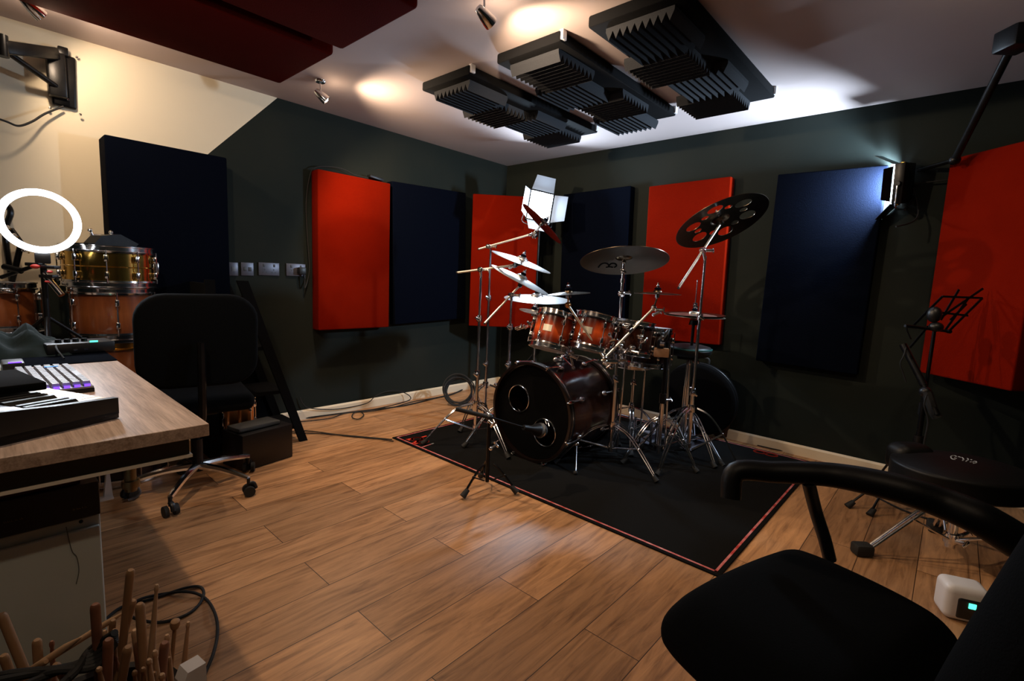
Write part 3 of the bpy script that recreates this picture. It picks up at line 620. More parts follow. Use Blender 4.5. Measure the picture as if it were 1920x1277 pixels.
# ---------------------------------------------------------------- office chair beyond the desk
def castor(t,p,a,nm='castor'):
    cst=MB().tube(p+V((0,0,.045)),p+V((0,0,.085)),.008).path([p+V((-.0,0,.06)),p+V((.02*math.cos(a),.02*math.sin(a),.055)),p+V((.03*math.cos(a),.03*math.sin(a),.03))],.011).build('castor','black_plastic',t)
    s=V((-math.sin(a),math.cos(a),0))
    for k in (-1,1): MB().tube(p+s*.012*k+V((0,0,.025)),p+s*.028*k+V((0,0,.025)),.025,n=20).build('wheel','rubber',cst)
    return cst
def office_chair(label,c,face,base_mat='chrome',sh=.47,back_h=.62,back_w=.50,arms=True,legrot=0,leg=.29,back_lean=.12):
    t=thing('office_chair',label,'office chair',(c[0],c[1],0))
    c=V((c[0],c[1],0)); f=V((math.cos(face),math.sin(face),0)); s=V((-f.y,f.x,0))
    for k in range(5):
        a=legrot+k*2*PI/5; d=V((math.cos(a),math.sin(a),0))
        MB().path([c+V((0,0,.125)),c+d*leg*.5+V((0,0,.115)),c+d*leg+V((0,0,.085))],lambda u:.020-.008*u,n=8).build('leg',base_mat,t)
        castor(t,c+d*leg,a+.8)
    MB().tube(c+V((0,0,.10)),c+V((0,0,.26)),.026).tube(c+V((0,0,.24)),c+V((0,0,sh-.06)),.014).build('gas_column','black_metal',t)
    MB().box(c+V((0,0,sh-.06)),(.2,.16,.03),rot=Rz(face),bev=.006).build('seat_plate','black_metal',t)
    b=MB(); tb=bmesh.new(); bmesh.ops.create_cube(tb,size=1); bmesh.ops.scale(tb,vec=(.42,.45,.085),verts=tb.verts); bmesh.ops.bevel(tb,geom=tb.edges[:],offset=.036,segments=5,profile=.5,affect='EDGES')
    R=Rz(face).to_4x4(); R.translation=c+V((0,0,sh-.005)); b.add(tb,R); b.build('seat','cushion',t)
    tb=bmesh.new(); bmesh.ops.create_cube(tb,size=1); bmesh.ops.scale(tb,vec=(.065,back_w,back_h),verts=tb.verts)
    vert=[e for e in tb.edges if abs((e.verts[0].co-e.verts[1].co).x)>.01]
    bmesh.ops.bevel(tb,geom=vert,offset=.11,segments=6,profile=.5,affect='EDGES'); bmesh.ops.bevel(tb,geom=[e for e in tb.edges if e.calc_face_angle(0)>.9],offset=.02,segments=3,profile=.5,affect='EDGES')
    bz=sh+.10+back_h/2; Rb=Rz(face)@Matrix.Rotation(-back_lean,3,'Y'); R=Rb.to_4x4(); R.translation=c-f*(.24+back_lean*.25)+V((0,0,bz)); b=MB(); b.add(tb,R); b.build('backrest','cushion',t)
    MB().path([c-f*.02+V((0,0,sh-.07)),c-f*.25+V((0,0,sh-.06)),c-f*.31+V((0,0,sh+.05)),c-f*.33+V((0,0,bz))],.016).build('back_bar','black_metal',t)
    if arms:
        for k in (-1,1):
            o=c+s*.285*k
            MB().path([o+f*.02+V((0,0,sh-.05)),o+f*.16+V((0,0,sh+.08)),o+f*.17+V((0,0,sh+.19)),o+f*.02+V((0,0,sh+.22)),o-f*.14+V((0,0,sh+.21)),o-f*.22+V((0,0,sh+.14))],.017,n=10).build('armrest','black_plastic',t)
    return t
cch=V((.70,2.66,0)); cs=V((.545,2.46,0))
office_chair('black office chair with chrome star base standing beyond the desk end',(cch.x,cch.y),math.radians(80),'chrome',arms=False,legrot=math.atan2(cs.y-cch.y,cs.x-cch.x),leg=.27,back_h=.405,back_w=.45)
# ---------------------------------------------------------------- A-frame rack of percussion
c=at(440,700,3.45); bx=1.12; by=3.16
pr_=[at(432,548,3.3),at(505,792,3.3)]
t=thing('percussion_rack','black sloping rack of small percussion against the back wall','rack',(1.12,3.20,0))
x0,x1_=.86,1.42; y0,y1=3.02,3.34
for yy in (y0,y1):
    MB().prism([(x0,yy,0),(x0+.05,yy,0),(x0+.05,yy,1.02),(x0,yy,1.02)],(0,.02,0)).build('upright','board',t,smooth=False)
    MB().prism([(x1_-.05,yy,0),(x1_,yy,0),(x0+.22,yy,1.02),(x0+.16,yy,1.02)],(0,.02,0)).build('sloping_upright','board',t,smooth=False)
for zz,w in ((.10,.52),(.34,.43),(.62,.32),(.92,.20)):
    MB().box((x0+w/2+.01,(y0+y1)/2+.01,zz),(w,.30,.02)).build('shelf','board',t,smooth=False)
MB().box(((x0+.02),(y0+y1)/2,.5),(.02,.30,1.0)).build('back_board','board',t,smooth=False)
MB().prism([(x0,y1+.021,0),(x1_,y1+.021,0),(x0+.22,y1+.021,1.02),(x0,y1+.021,1.02)],(0,.006,0)).build('rear_cover','board',t,smooth=False)
gp='small percussion on the black rack'
def onshelf(px,py,y,z): p=onp(px,py,1,y); return V((p.x,y,z))
p=onshelf(457,775,3.10,.11); drum('small gold drum on the lowest rack shelf, right of the copper one','drum',(p.x,p.y,.22),(0,0,1),.055,.20,'copper',4,gp,name='bongo_drum')
p=onshelf(432,772,3.12,.11); drum('small copper drum on the lowest rack shelf beside the gold one','drum',(p.x,p.y,.20),(0,0,1),.060,.16,'copper',4,gp,name='bongo_drum',ph=.7)
p=onshelf(442,700,3.10,.35)
single('cowbell',MB().prism([(p.x-.035,p.y,.351),(p.x+.035,p.y,.351),(p.x+.008,p.y,.47),(p.x-.02,p.y,.47)],(0,.05,0)),'silver','pale tapered cowbell on the middle shelf of the black rack','cowbell',gp)
p=onshelf(396,702,3.12,.35)
single('tambourine',MB().ring((p.x,p.y,.40),(0.2,-1,.3),.05,.012,28,8),'brass','gold tambourine on the middle shelf of the black rack','tambourine',gp)
# amplifier in front of the rack
p=fl(430,850)
t=thing('snare_case','dark chrome-meshed drum and chain jumble in front of the rack','drum',(1.06,2.87,0))
t['label']='black speaker box with a glinting metal grille in front of the rack'; t['category']='speaker'; t.name='small_speaker'
MB().box((1.06,2.87,.10),(.30,.20,.20),rot=Rz(.2),bev=.006).build('cabinet','box_black',t)
MB().box((1.04,2.87,.215),(.24,.12,.022),rot=Rz(.2),bev=.004).build('grille','mesh_grille',t)
# things below the desk
# white drinks carton / stand with chrome fittings
p0=onp(245,905,1,1.95)
t=thing('drum_clamp_stand','tarnished metal clamp tube with a white plastic bracket hanging under the desk','drum hardware',(p0.x,1.95,0))
MB().tube((p0.x,1.95,0.345),(p0.x,1.95,.655),.017).build('tube','tarnished',t)
for zz in (.37,.46,.56): MB().lathe([(0,-.012),(.024,-.012),(.026,0),(.024,.012),(0,.012)],(p0.x,1.95,zz),n=20).build('collar','tarnished',t)
a=onp(205,880,1,1.93);b=onp(212,930,1,1.93);c_=onp(185,938,1,1.93)
MB().prism([a,b,b-V((.022,0,0)),a-V((.006,0,0))],(0,.02,0)).build('white_bracket','white_plastic',t,smooth=False)
MB().box((b+c_)/2,((b-c_).length,.03,.008),bev=.002).build('white_bracket','white_plastic',t)
d1=onp(240,893,1,1.97);d2=onp(262,920,1,1.97);d3=onp(255,932,1,1.97);d4=onp(240,938,1,1.97)
MB().path([d1,d2,d3,d4],.004).build('clear_hook','grey_plastic',t)
# white cabinet + boxes
yc=1.42
TL=onp(0,1000,1,yc); TR=onp(185,962,1,yc); BR=onp(203,1165,1,yc)
cx1=(TR.x+BR.x)/2; ct=.50
TRz=TR.z
t=thing('drawer_cabinet','scuffed white cabinet with a long scratch standing under the desk','cabinet',(cx1-.25,yc+.22,0))
MB().box((cx1-.30,yc+.22,TRz/2),(.60,.44,TRz),bev=.004).build('body','cabinet_white',t,smooth=False)
MB().box((cx1-.30,yc-.006,TRz/2-.01),(.594,.012,TRz-.03),bev=.003).build('door','cabinet_white',t,smooth=False)
MB().ball(onp(152,978,1,yc-.012),.004).build('screw_hole','black_metal',t)
M['scratch']=mat('scratch',(.10,.11,.10),.7)
b=MB().path([onp(x,y,1,yc-.0135) for x,y in ((124,988),(130,1015),(136,1035),(144,1045),(148,1070),(143,1095))],.0009,n=5)
b.build('scratch_mark','scratch',t)
bt=TRz
t=thing('storage_box','black box with faint gold lettering on top of the white cabinet','box',(cx1-.25,yc+.2,bt))
MB().box((cx1-.29,yc+.20,bt+.0405),(.58,.42,.079),bev=.002).build('carton','box_black',t,smooth=False)
def pseudo(o,ux,uz,n,wd,ht,cnt,seed):
    rn=random.Random(seed); b=MB(); x=0
    while x<wd:
        w_=ht*(.35+.3*rn.random()); h_=ht*(.6+.4*rn.random())
        if rn.random()<.15: x+=w_; continue
        p=V(o)+V(ux)*x
        b.prism([p,p+V(ux)*ht*.12,p+V(ux)*ht*.12+V(uz)*h_,p+V(uz)*h_],V(n)*.0008)
        b.prism([p,p+V(ux)*w_,p+V(ux)*w_+V(uz)*ht*.12,p+V(uz)*ht*.12],V(n)*.0008)
        x+=w_+ht*.2
    return b
a=onp(137,957,1,yc-.011); pseudo(a,(1,0,0),(0,0,1),(0,-1,0),.024,.0035,8,1).build('gold_lettering','gold_ink',t)
a=onp(4,982,1,yc-.011); pseudo(a,(1,0,0),(0,0,1),(0,-1,0),.030,.0040,8,2).build('gold_lettering','gold_ink',t)
single('storage_box',MB().box((cx1-.31,yc+.2,bt+.104),(.56,.40,.046),bev=.002),'box_red','flat dark red box lying on the black box under the desk','box')
q=onp(193,925,1,1.62)
# ---------------------------------------------------------------- drumsticks in a bin
bc=V((.06,.93,0)); 
t=thing('stick_bin','black bin full of drumsticks in the lower left corner','bin',(bc.x+.03,bc.y+.05,0))
cx,cy=bc.x+.03,bc.y+.05
MB().lathe([(0,.012),(.085,.012),(.125,.33),(.133,.335),(.133,.325),(.093,0),(0,0)],(cx,cy,0),n=40).build('bucket','black_plastic',t)
def stick(tip,base,kind,r,label,mm):
    """tip = upper end"""
    tip,base=V(tip),V(base); d=(tip-base).normalized(); L=(tip-base).length
    nm={'butt':'drumstick','tip':'drumstick','mallet':'mallet','broken':'broken_drumstick'}[kind]
    if kind=='butt': prof=[(0,0),(r*.4,.01),(r*.75,.10),(r,.16),(r,L-.010),(r*.93,L-.004),(r*.6,L-.0005),(0,L)]
    elif kind=='tip': prof=[(0,0),(r*.8,.001),(r,.008),(r,L-.13),(r*.55,L-.03),(r*.42,L-.014),(r*.62,L-.009),(r*.62,L-.004),(r*.35,L),(0,L)]
    elif kind=='mallet': prof=[(0,0),(r*.7,.002),(r*.7,L-.02),(r*1.3,L-.018),(r*1.7,L-.010),(r*1.5,L-.003),(r*.7,L),(0,L)]
    else: prof=[(0,0),(r,.002),(r,L-.035),(r*.7,L-.02),(r*.3,L-.006),(0,L)]
    b=MB().lathe(prof,(0,0,0),(0,0,1),16)
    o=b.build(nm,mm); o.location=base; o.rotation_mode='QUATERNION'; q=V((0,0,1)).rotation_difference(d)@Quaternion((0,0,1),random.random()*6); o.rotation_quaternion=q; o.matrix_basis=Matrix.Translation(base)@q.to_matrix().to_4x4()
    return tag(o,label,'drumstick' if nm!='mallet' else 'mallet','drumsticks in the black bin')
# (upper end px, lower px, depth, kind, radius px, material, label)
ST=[((245,1068),(237,1145),.86,'butt',7.2,'stick','tallest drumstick of the bundle, standing butt end up'),
((294,1096),(284,1225),.80,'tip',6.5,'stick2','pale hickory drumstick with an oval tip, right of the tallest stick'),
((178,1132),(184,1225),.82,'butt',8,'stick3','reddish brown drumstick, butt up, in front of the white cabinet edge'),
((250,1125),(225,1215),.88,'butt',6.5,'stick','drumstick leaning right just below the tallest one'),
((262,1131),(270,1250),.84,'butt',8,'stick','dark-marked brown drumstick between the tallest stick and the pale tipped one'),
((2,1150),(45,1255),.86,'butt',8,'stick','thick drumstick leaning left at the left edge of the picture'),
((203,1198),(201,1277),.80,'butt',8.5,'stick3','brown drumstick with round butt in front of the reddish one'),
((240,1212),(228,1277),.78,'butt',8,'stick','drumstick butt low in the middle of the bundle'),
((309,1204),(302,1277),.82,'butt',8,'stick3','brown drumstick butt right of the pale tipped one'),
((329,1162),(322,1240),.92,'mallet',5,'stick','orange-tipped thin stick, right of the pale tipped one'),
((353,1166),(345,1250),.92,'tip',6,'stick2','thin stick with a small round pale tip at the right of the bundle'),
((313,1190),(320,1277),.88,'tip',7,'stick2','drumstick with a round tip just left of the orange-tipped one'),
((69,1199),(74,1277),.84,'butt',7.5,'stick','drumstick butt standing among the leaning sticks at the left'),
((97,1202),(101,1277),.86,'tip',6.5,'stick3','thin reddish stick left of the splintered one'),
((6,1228),(24,1277),.82,'butt',7.5,'stick','short drumstick butt at the bottom left edge'),
((87,1240),(20,1277),.80,'butt',6.5,'stick','drumstick lying almost flat across the left sticks'),
((103,1245),(125,1277),.80,'butt',7,'stick','drumstick leaning right under the splintered stick'),
((155,1193),(105,1226),.82,'broken',7,'stick2','splintered pale broken drumstick pointing right'),
((233,1148),(185,1178),.90,'broken',5.5,'stick2','pale broken stick lying behind the tallest drumstick'),
((212,1162),(207,1215),.87,'butt',5.5,'stick','cane bundle-like stick behind the reddish drumstick'),
((196,1182),(199,1260),.86,'tip',6.5,'stick2','drumstick with a round tip behind the brown round butt'),
((214,1180),(216,1260),.85,'tip',6.5,'stick','drumstick with an acorn tip left of the dark-marked stick'),
((290,1220),(296,1277),.79,'tip',8,'stick2','orange ball tip stick low in front of the pale tipped one'),
((279,1236),(284,1277),.77,'tip',8,'stick2','round orange stick tip lowest in the bundle centre'),
((185,1252),(190,1277),.78,'tip',8,'stick2','orange stick tip at the bottom left of the brown round butt'),
((303,1264),(305,1290),.76,'tip',8.5,'stick2','round pale tip at the very bottom of the bundle'),
((252,1258),(254,1290),.78,'tip',7,'stick','dark round tip at the bottom middle of the bundle'),
((268,1252),(270,1290),.78,'tip',7,'stick','stick tip just right of the dark round tip at the bottom'),
((289,1260),(291,1290),.79,'tip',6,'stick','small stick tip left of the lowest round pale one'),
((317,1232),(321,1285),.84,'tip',6,'stick','thin brown stick tip below the right brown butt'),
((85,1268),(84,1290),.78,'butt',9,'stick2','thick orange butt at the bottom left of the picture'),
((253,1180),(262,1250),.90,'butt',6.5,'stick2','pale stick shaft half hidden behind the dark-marked stick'),
((214,1228),(232,1277),.86,'tip',6.5,'stick3','slanting stick behind the brown round butt'),
]
bo=V((cx,cy,.04))
for up_,lo_,dp,kd,rp,mm,lb in ST:
    a=at(*up_,dp); r=rp*dp/FPX
    bdir=(at(*lo_,dp+ (0.02 if kd!='broken' else 0.0))-a)
    bdir.normalize()
    L=.40 if kd!='broken' else .22
    if kd=='broken' or abs(bdir.z)<.5: L=.20
    e=a+bdir*L
    if e.z<.02: e=a+bdir*((a.z-.02)/-bdir.z)
    stick(a,e,kd,r,lb,mm)
b=MB(); 
for k in range(6):
    a0=k*1.1; b.path([V((.0+.02*math.cos(a0),1.02+.03*math.sin(a0),.40)),V((.02+.05*math.cos(a0+1),1.0+.05*math.sin(a0),.44)),V((.10,.98+.01*k,.43)),V((.13,.99,.45+.004*k))],.006)
single('cable_coil',b,'rubber','tangled black cables on the sticks in front of the white cabinet','cable')
# white power adapter and looped cable on floor
t_=at(360,1250,.80)
t=thing('power_adapter','white plastic power adapter block standing beside the drumsticks','power adapter',at(358,1262,.83),Rz(.15))
MB().prism([(-.018,-.014,-.030),(.018,-.014,-.030),(.018,-.014,.014),(-.010,-.014,.014),(-.018,-.014,-.004)],(0,.030,0)).build('case','white_plastic',t,world=False,smooth=False)
pts=[(188,1180),(195,1165),(225,1140),(260,1130),(300,1118),(345,1103),(373,1100),(382,1112),(372,1135),(345,1155),(300,1167),(262,1162),(240,1150),(260,1125),(310,1113),(355,1110),(385,1122),(403,1150),(408,1185),(400,1225),(385,1262),(378,1290)]
pts=[fl(x,y,.006+.010*(i%2)*(i>9)) for i,(x,y) in enumerate(pts)]
single('floor_cable',MB().path(pts,.0045,n=8),'rubber','black cable looped on the wooden floor beside the drumsticks','cable')
# ---------------------------------------------------------------- wall sockets, cables, speaker bracket
gs='sockets in a row on the back wall'
def socket(px0,py0,px1,py1,kind,label):
    a=onp(px0,py0,1,YL-.004); b=onp(px1,py1,1,YL-.004); w_=b.x-a.x; h_=a.z-b.z; c=V(((a.x+b.x)/2,YL-.006,(a.z+b.z)/2))
    t=thing('wall_socket',label,'wall socket',c,None,gs)
    MB().box(c,(w_,.011,.086),bev=.002).build('face_plate','socket_plate',t)
    if kind=='double':
        for s in (-1,1):
            MB().box(c+V((s*w_*.25,-.006,.024)),(.012,.003,.018),bev=.0005).build('switch','socket_black',t)
            b_=MB(); 
            for dx,dz in ((0,-.004),(-.011,-.022),(.011,-.022)): b_.box(c+V((s*w_*.22+dx,-.006,dz)),(.006 if dx==0 else .008,.002,.008 if dx==0 else .005))
            b_.build('pin_holes','socket_black',t)
    elif kind=='data':
        for s in (-1,1): MB().box(c+V((s*.015,-.006,0)),(.020,.003,.026),bev=.0005).build('data_port','socket_black',t)
    else: MB().box(c+V((0,-.006,0)),(.02,.003,.03),bev=.0005).build('switch','grey_plastic',t)
    return t,c
socket(428,493,446,516,'blank','blank plate half hidden behind the tall black panel')
socket(451,493,475,516,'data','small metal socket plate with two black ports')
socket(484,492,523,517,'double','double metal power socket, nothing plugged in')
T_,cS=socket(536,494,572,518,'double','double metal power socket with black plugs nearest the red panel')
single('power_plug',MB().box(cS+V((.03,-.028,-.005)),(.05,.04,.05),bev=.006).tube(cS+V((.045,-.03,-.03)),cS+V((.05,-.03,-.06)),.006),'black_plastic','black plug pushed into the socket nearest the red panel','plug')
b=MB().path([cS+V((.05,-.03,-.055)),onp(572,540,1,YL-.03),onp(580,505,1,YL-.02),onp(576,440,1,YL-.015),onp(574,380,1,YL-.015),onp(581,330,1,YL-.02),onp(592,314,1,YL-.05),onp(620,313,1,YL-.05),onp(645,318,1,YL-.05),onp(665,328,1,YL-.05),onp(690,334,1,YL-.05)],.004)
single('power_cable',b,'rubber','black cable running up beside the red panel from the sockets','cable')
c=onp(704,334,1,YL-.05); single('power_adapter',MB().box(c,(.12,.05,.022),rot=Matrix.Rotation(.10,3,'Y'),bev=.004),'black_plastic','black power adapter resting on top of the red panel by the sockets','power adapter')
# bracket on the cream wall
pl=onp(120,150,1,YL-.02)
t=thing('speaker_bracket','black metal wall bracket with folding arm on the cream wall','wall bracket',(pl.x,YL,pl.z))
tl=onp(92,95,1,YL-.012); br_=onp(146,207,1,YL-.012)
w_=br_.x-tl.x; h_=tl.z-br_.z
cpl=V(((tl.x+br_.x)/2,YL-.012,(tl.z+br_.z)/2))
MB().box(cpl,(w_,.024,h_),rot=Matrix.Rotation(.03,3,'Y'),bev=.010,seg=3).build('wall_plate','black_metal',t)
MB().box(cpl+V((-.03,-.035,.01)),(.07,.06,h_*.82),bev=.008).build('pivot_housing','black_metal',t)
b=MB()
for dx,dz in ((.055,.13),(.055,-.15),(-.06,-.15),(0.01,-.09)): MB().lathe([(0,0),(.007,0),(.005,.004),(0,.005)],cpl+V((dx,-.014,dz)),(0,-1,0),12).build('bolt','chrome',t)
e=at(4,88,2.15); st=cpl+V((-.03,-.05,h_*.42)); 
MB().box((st+e)/2+V((0,0,.0)),((st-e).length,.045,.055),rot=frame((st-e).normalized(),V((0,0,1)).cross((st-e).normalized()).normalized(),(st-e).normalized().cross(V((0,0,1)).cross((st-e).normalized()).normalized())),bev=.008).build('arm','black_metal',t)
MB().tube(e+V((0,0,-.04)),e+V((0,0,.05)),.022).build('elbow_joint','black_metal',t)
MB().tube(cpl+V((-.03,-.05,-.05)),at(10,95,2.2),.013).build('brace','black_metal',t)
MB().box(cpl+V((.0,-.03,h_*.52)),(.04,.03,.04),bev=.005).build('cap','black_metal',t)
p_=[cpl+V((-.01,-.02,-h_*.5)),onp(85,213,1,YL-.05),onp(60,228,1,YL-.08),onp(35,236,1,YL-.10),onp(12,228,1,YL-.12),onp(-25,215,1,YL-.15)]
single('speaker_cable',MB().path(p_,.005),'rubber','black cable hanging from the wall bracket on the cream wall','cable')
# cables along the skirting
def wp(px,py,kind='f'): return fl(px,py,.008)
runs=[[(455,800),(490,790),(540,788),(580,783),(640,775),(700,768),(760,760),(810,748),(850,738),(868,730)],
[(470,805),(520,793),(570,790),(620,784),(650,774),(690,772),(735,764),(780,752),(840,742),(862,733)],
[(500,796),(515,806),(533,811),(570,812),(620,814),(690,820),(735,824)],
[(488,830),(510,818),(530,811),(575,808),(640,816),(700,822),(738,827)],
[(480,812),(500,806),(530,809),(510,824),(490,828)]]
lb=['bundle of black cables lying along the back skirting board','second black cable along the back skirting board','black cable crossing the floor to the rug corner','black cable joining the rug corner from the speaker box','short looped cable in front of the speaker box']
for r_,l_ in zip(runs,lb): single('floor_cable',MB().path([fl(x,y,.008) for x,y in r_],.006 if 'bundle' in l_ else .004,n=6),'rubber',l_,'cable','cables on the floor by the back wall')
p_=[onp(562,745,1,YL-.02),onp(568,757,1,YL-.03),onp(580,765,1,YL-.04),onp(620,768,1,YL-.04),onp(660,763,1,YL-.05),fl(690,755,.05),fl(705,742,.10),onp(730,733,1,YL-.05),onp(755,735,1,YL-.04),fl(768,750,.03),fl(700,768,.01),fl(668,772,.01),fl(660,782,.01),fl(672,786,.01),fl(682,778,.01),fl(676,772,.012)]
single('floor_cable',MB().path(p_,.004,n=6),'rubber','thin black cable arching up over the skirting with a small loop','cable','cables on the floor by the back wall')
b=MB()
cb=fl(875,742,.1)
for k in range(6):
    b.ring((cb.x+.02*math.cos(k*2),cb.y+.1,.10+.008*k),(-.5+.1*math.sin(k),-.6,.35+.1*math.cos(k*2)),.12+.006*math.sin(k*3),.006,40,6)
o=b.build('cable_coil','rubber'); o=center(o); o.location.z=.0; tag(o,'coiled black cable leaning on the back skirting beside the cymbal stands','cable')
M['satin']=mat('satin_nickel',(.92,.88,.78),.38,1)
# ================================================================ RUG AND DRUM KIT
rc=fl(735,822); RX0,RX1,RY0,RY1=rc.x,3.60,.55,rc.y
t=thing('drum_rug','black drum rug with a thin red border and red emblem in its corner','rug',((RX0+RX1)/2,(RY0+RY1)/2,0))
MB().box(((RX0+RX1)/2,(RY0+RY1)/2,.004),(RX1-RX0,RY1-RY0,.007),bev=.002).build('pile','rug',t,smooth=False)
def strip(x0,x1,y0,y1): return MB().box(((x0+x1)/2,(y0+y1)/2,.0078),(x1-x0,y1-y0,.0012))
i_=.018; b=strip(RX0+i_,RX1-i_,RY1-i_-.010,RY1-i_); b.build('border_line','pink_ink',t,smooth=False)
strip(RX0+i_,RX0+i_+.010,RY0+i_,RY1-i_).build('border_line','pink_ink',t,smooth=False)
strip(RX1-i_-.010,RX1-i_,RY0+i_,RY1-i_).build('border_line','pink_ink',t,smooth=False)
strip(RX0+i_,RX1-i_,RY0+i_,RY0+i_+.010).build('border_line','pink_ink',t,smooth=False)
# emblem: two back to back loops with trailing feet, and a small line of lettering under it
def flat(pts,w,z=.0085,closed=False):
    b=MB(); m=len(pts)
    for i in range(m if closed else m-1):
        p,q=V((*pts[i],z)),V((*pts[(i+1)%m],z)); d=(q-p).normalized(); s=V((-d.y,d.x,0))*w/2
        p=p-d*w*.3; q=q+d*w*.3
        b.prism([p-s,q-s,q+s,p+s],(0,0,.0012))
    return b
e1=fl(782,825.5); e2=fl(793,830.5)
ux=(e2-e1); ux.z=0; dd=ux.length; ux.normalize(); uy=V((-ux.y,ux.x,0))
def el(cx,cy,rx,ry,n=28): return [tuple((e1+ux*(cx+rx*math.cos(2*PI*k/n))+uy*(cy+ry*math.sin(2*PI*k/n)))[:2]) for k in range(n)]
dd=max(.07,min(dd,.10))
b=flat(el(0,0,dd*.46,dd*.50),dd*.22,closed=True); b.bm.from_mesh(bpy.data.meshes.new('e'))
b.build('emblem_loop','red_ink',t,smooth=False); flat(el(dd*.95,0,dd*.46,dd*.50),dd*.22,closed=True).build('emblem_loop','red_ink',t,smooth=False)
def pt(a,c): return tuple((e1+ux*a+uy*c)[:2])
flat([pt(-dd*.1,dd*.45),pt(-dd*.2,dd*1.15)],dd*.2).build('emblem_tail','red_ink',t,smooth=False)
flat([pt(-dd*.35,-dd*.2),pt(-dd*.5,-dd*.8),pt(-dd*.15,-dd*.75)],dd*.2).build('emblem_tail','red_ink',t,smooth=False)
flat([pt(dd*.5,-dd*.35),pt(dd*.75,-dd*.95),pt(dd*1.1,-dd*.8)],dd*.2).build('emblem_tail','red_ink',t,smooth=False)
o=fl(789,842); 
for k,(dx,w_) in enumerate(((0,.016),(.024,.012),(.044,.006),(.058,.014),(.080,.008),(.096,.014))):
    p=o+V((dx,dx*.12,0)); flat([(p.x,p.y),(p.x+w_,p.y+.002)],.010,.0082).build('small_lettering','pink_ink' if k<5 else 'logo_ink',t,smooth=False)
# mirrored emblem at the far right corner
p=fl(1441,847.5)
for sx in (-.035,.035):
    flat([(p.x-.075+.030*math.cos(2*PI*k/20),p.y+sx+.034*math.sin(2*PI*k/20)) for k in range(20)],.014,closed=True).build('emblem_loop','red_ink',t,smooth=False)
# ---------------------------------------------------------------- generic stand
def leg3(t,B,hub,zb,rad,rot,mm='chrome',double=True,n=3,foot='rubber_foot'):
    for k in range(n):
        a=rot+k*2*PI/n; d=V((math.cos(a),math.sin(a),0)); s=V((-d.y,d.x,0))*.011
        top=B+V((0,0,hub))+d*.03; mid=B+d*rad*.62+V((0,0,hub*.62)); ft=B+d*rad+V((0,0,.022))
        b=MB()
        for sg in ((-1,1) if double else (0,)):
            b.path([top+s*sg,B+d*rad*.35+V((0,0,hub*.90))+s*sg,mid+s*sg,ft+s*sg*.6],.0045 if double else .006,n=6,res=4)
            b.tube(B+V((0,0,zb))+d*.02+s*sg,mid+s*sg*.8,.0035,n=6)
        b.ball(mid,.009,n=8)
        l=b.build('leg',mm,t)
        MB().tube(ft+d*.012-V((0,0,.016)),ft-d*.02+V((0,0,.012)),.017,.012,n=10).build(foot,'rubber',l)
def wing(t,p,d,name='wing_nut',mm='chrome',s=1.0):
    p=V(p); d=V(d).normalized(); u=d.orthogonal().normalized()
    MB().tube(p-d*.018*s,p+d*.018*s,.008*s,n=10).box(p+d*.022*s,(.034*s,.006*s,.014*s),rot=frame(u,d,u.cross(d)),bev=.002*s).ball(p-d*.018*s,.010*s,n=8).build(name,mm,t)
def cstand(label,base,topz,rot,joints=(.38,.68),hub=.33,rad=.28,boom=None,group=None,lean=(0,0),name='cymbal_stand',mm='chrome'):
    B=V((base[0],base[1],.008)); top=V((base[0]+lean[0],base[1]+lean[1],topz))
    t=thing(name,label,'cymbal stand',B,None,group)
    P=lambda f:B+(top-B)*f
    MB().tube(P(.06),P(joints[0]),.0127).build('base_tube',mm,t)
    MB().tube(P(joints[0]),P(joints[1]),.0095).build('middle_tube',mm,t)
    MB().tube(P(joints[1]),P(1),.0080).build('upper_tube',mm,t)
    for j in joints:
        MB().lathe([(0,-.02),(.018,-.02),(.019,0),(.016,.02),(0,.02)],P(j),(top-B),16).build('collar',mm,t)
        wing(t,P(j)+V((-.028,-.018,0)),(-1,-.7,0))
    MB().lathe([(0,-.022),(.020,-.022),(.022,0),(.020,.022),(0,.022)],P(hub/topz),n=16).build('leg_collar',mm,t)
    MB().lathe([(0,-.014),(.018,-.014),(.018,.014),(0,.014)],P(.10),n=16).build('leg_collar',mm,t)
    leg3(t,B,hub,.10,rad,rot,mm)
    if boom:
        a,b=V(boom[0]),V(boom[1])   # tail, head
        MB().tube(a,b,.0070).build('boom_arm','satin' if mm=='chrome' else mm,t)
        MB().tube(a,a+(a-b).normalized()*.008,.0075).build('end_cap','rubber',t)
        d=(b-a).normalized(); f=(top-a).dot(d); c=a+d*f
        MB().tube(top-V((0,0,.02)),c,.009).ball(c,.017,n=10).lathe([(0,-.014),(.016,-.014),(.016,.014),(0,.014)],c,d.cross(V((0,0,1))),14).build('boom_clamp',mm,t)
        wing(t,c+V((.02,-.028,0)),(.6,-1,0))
    return t,top
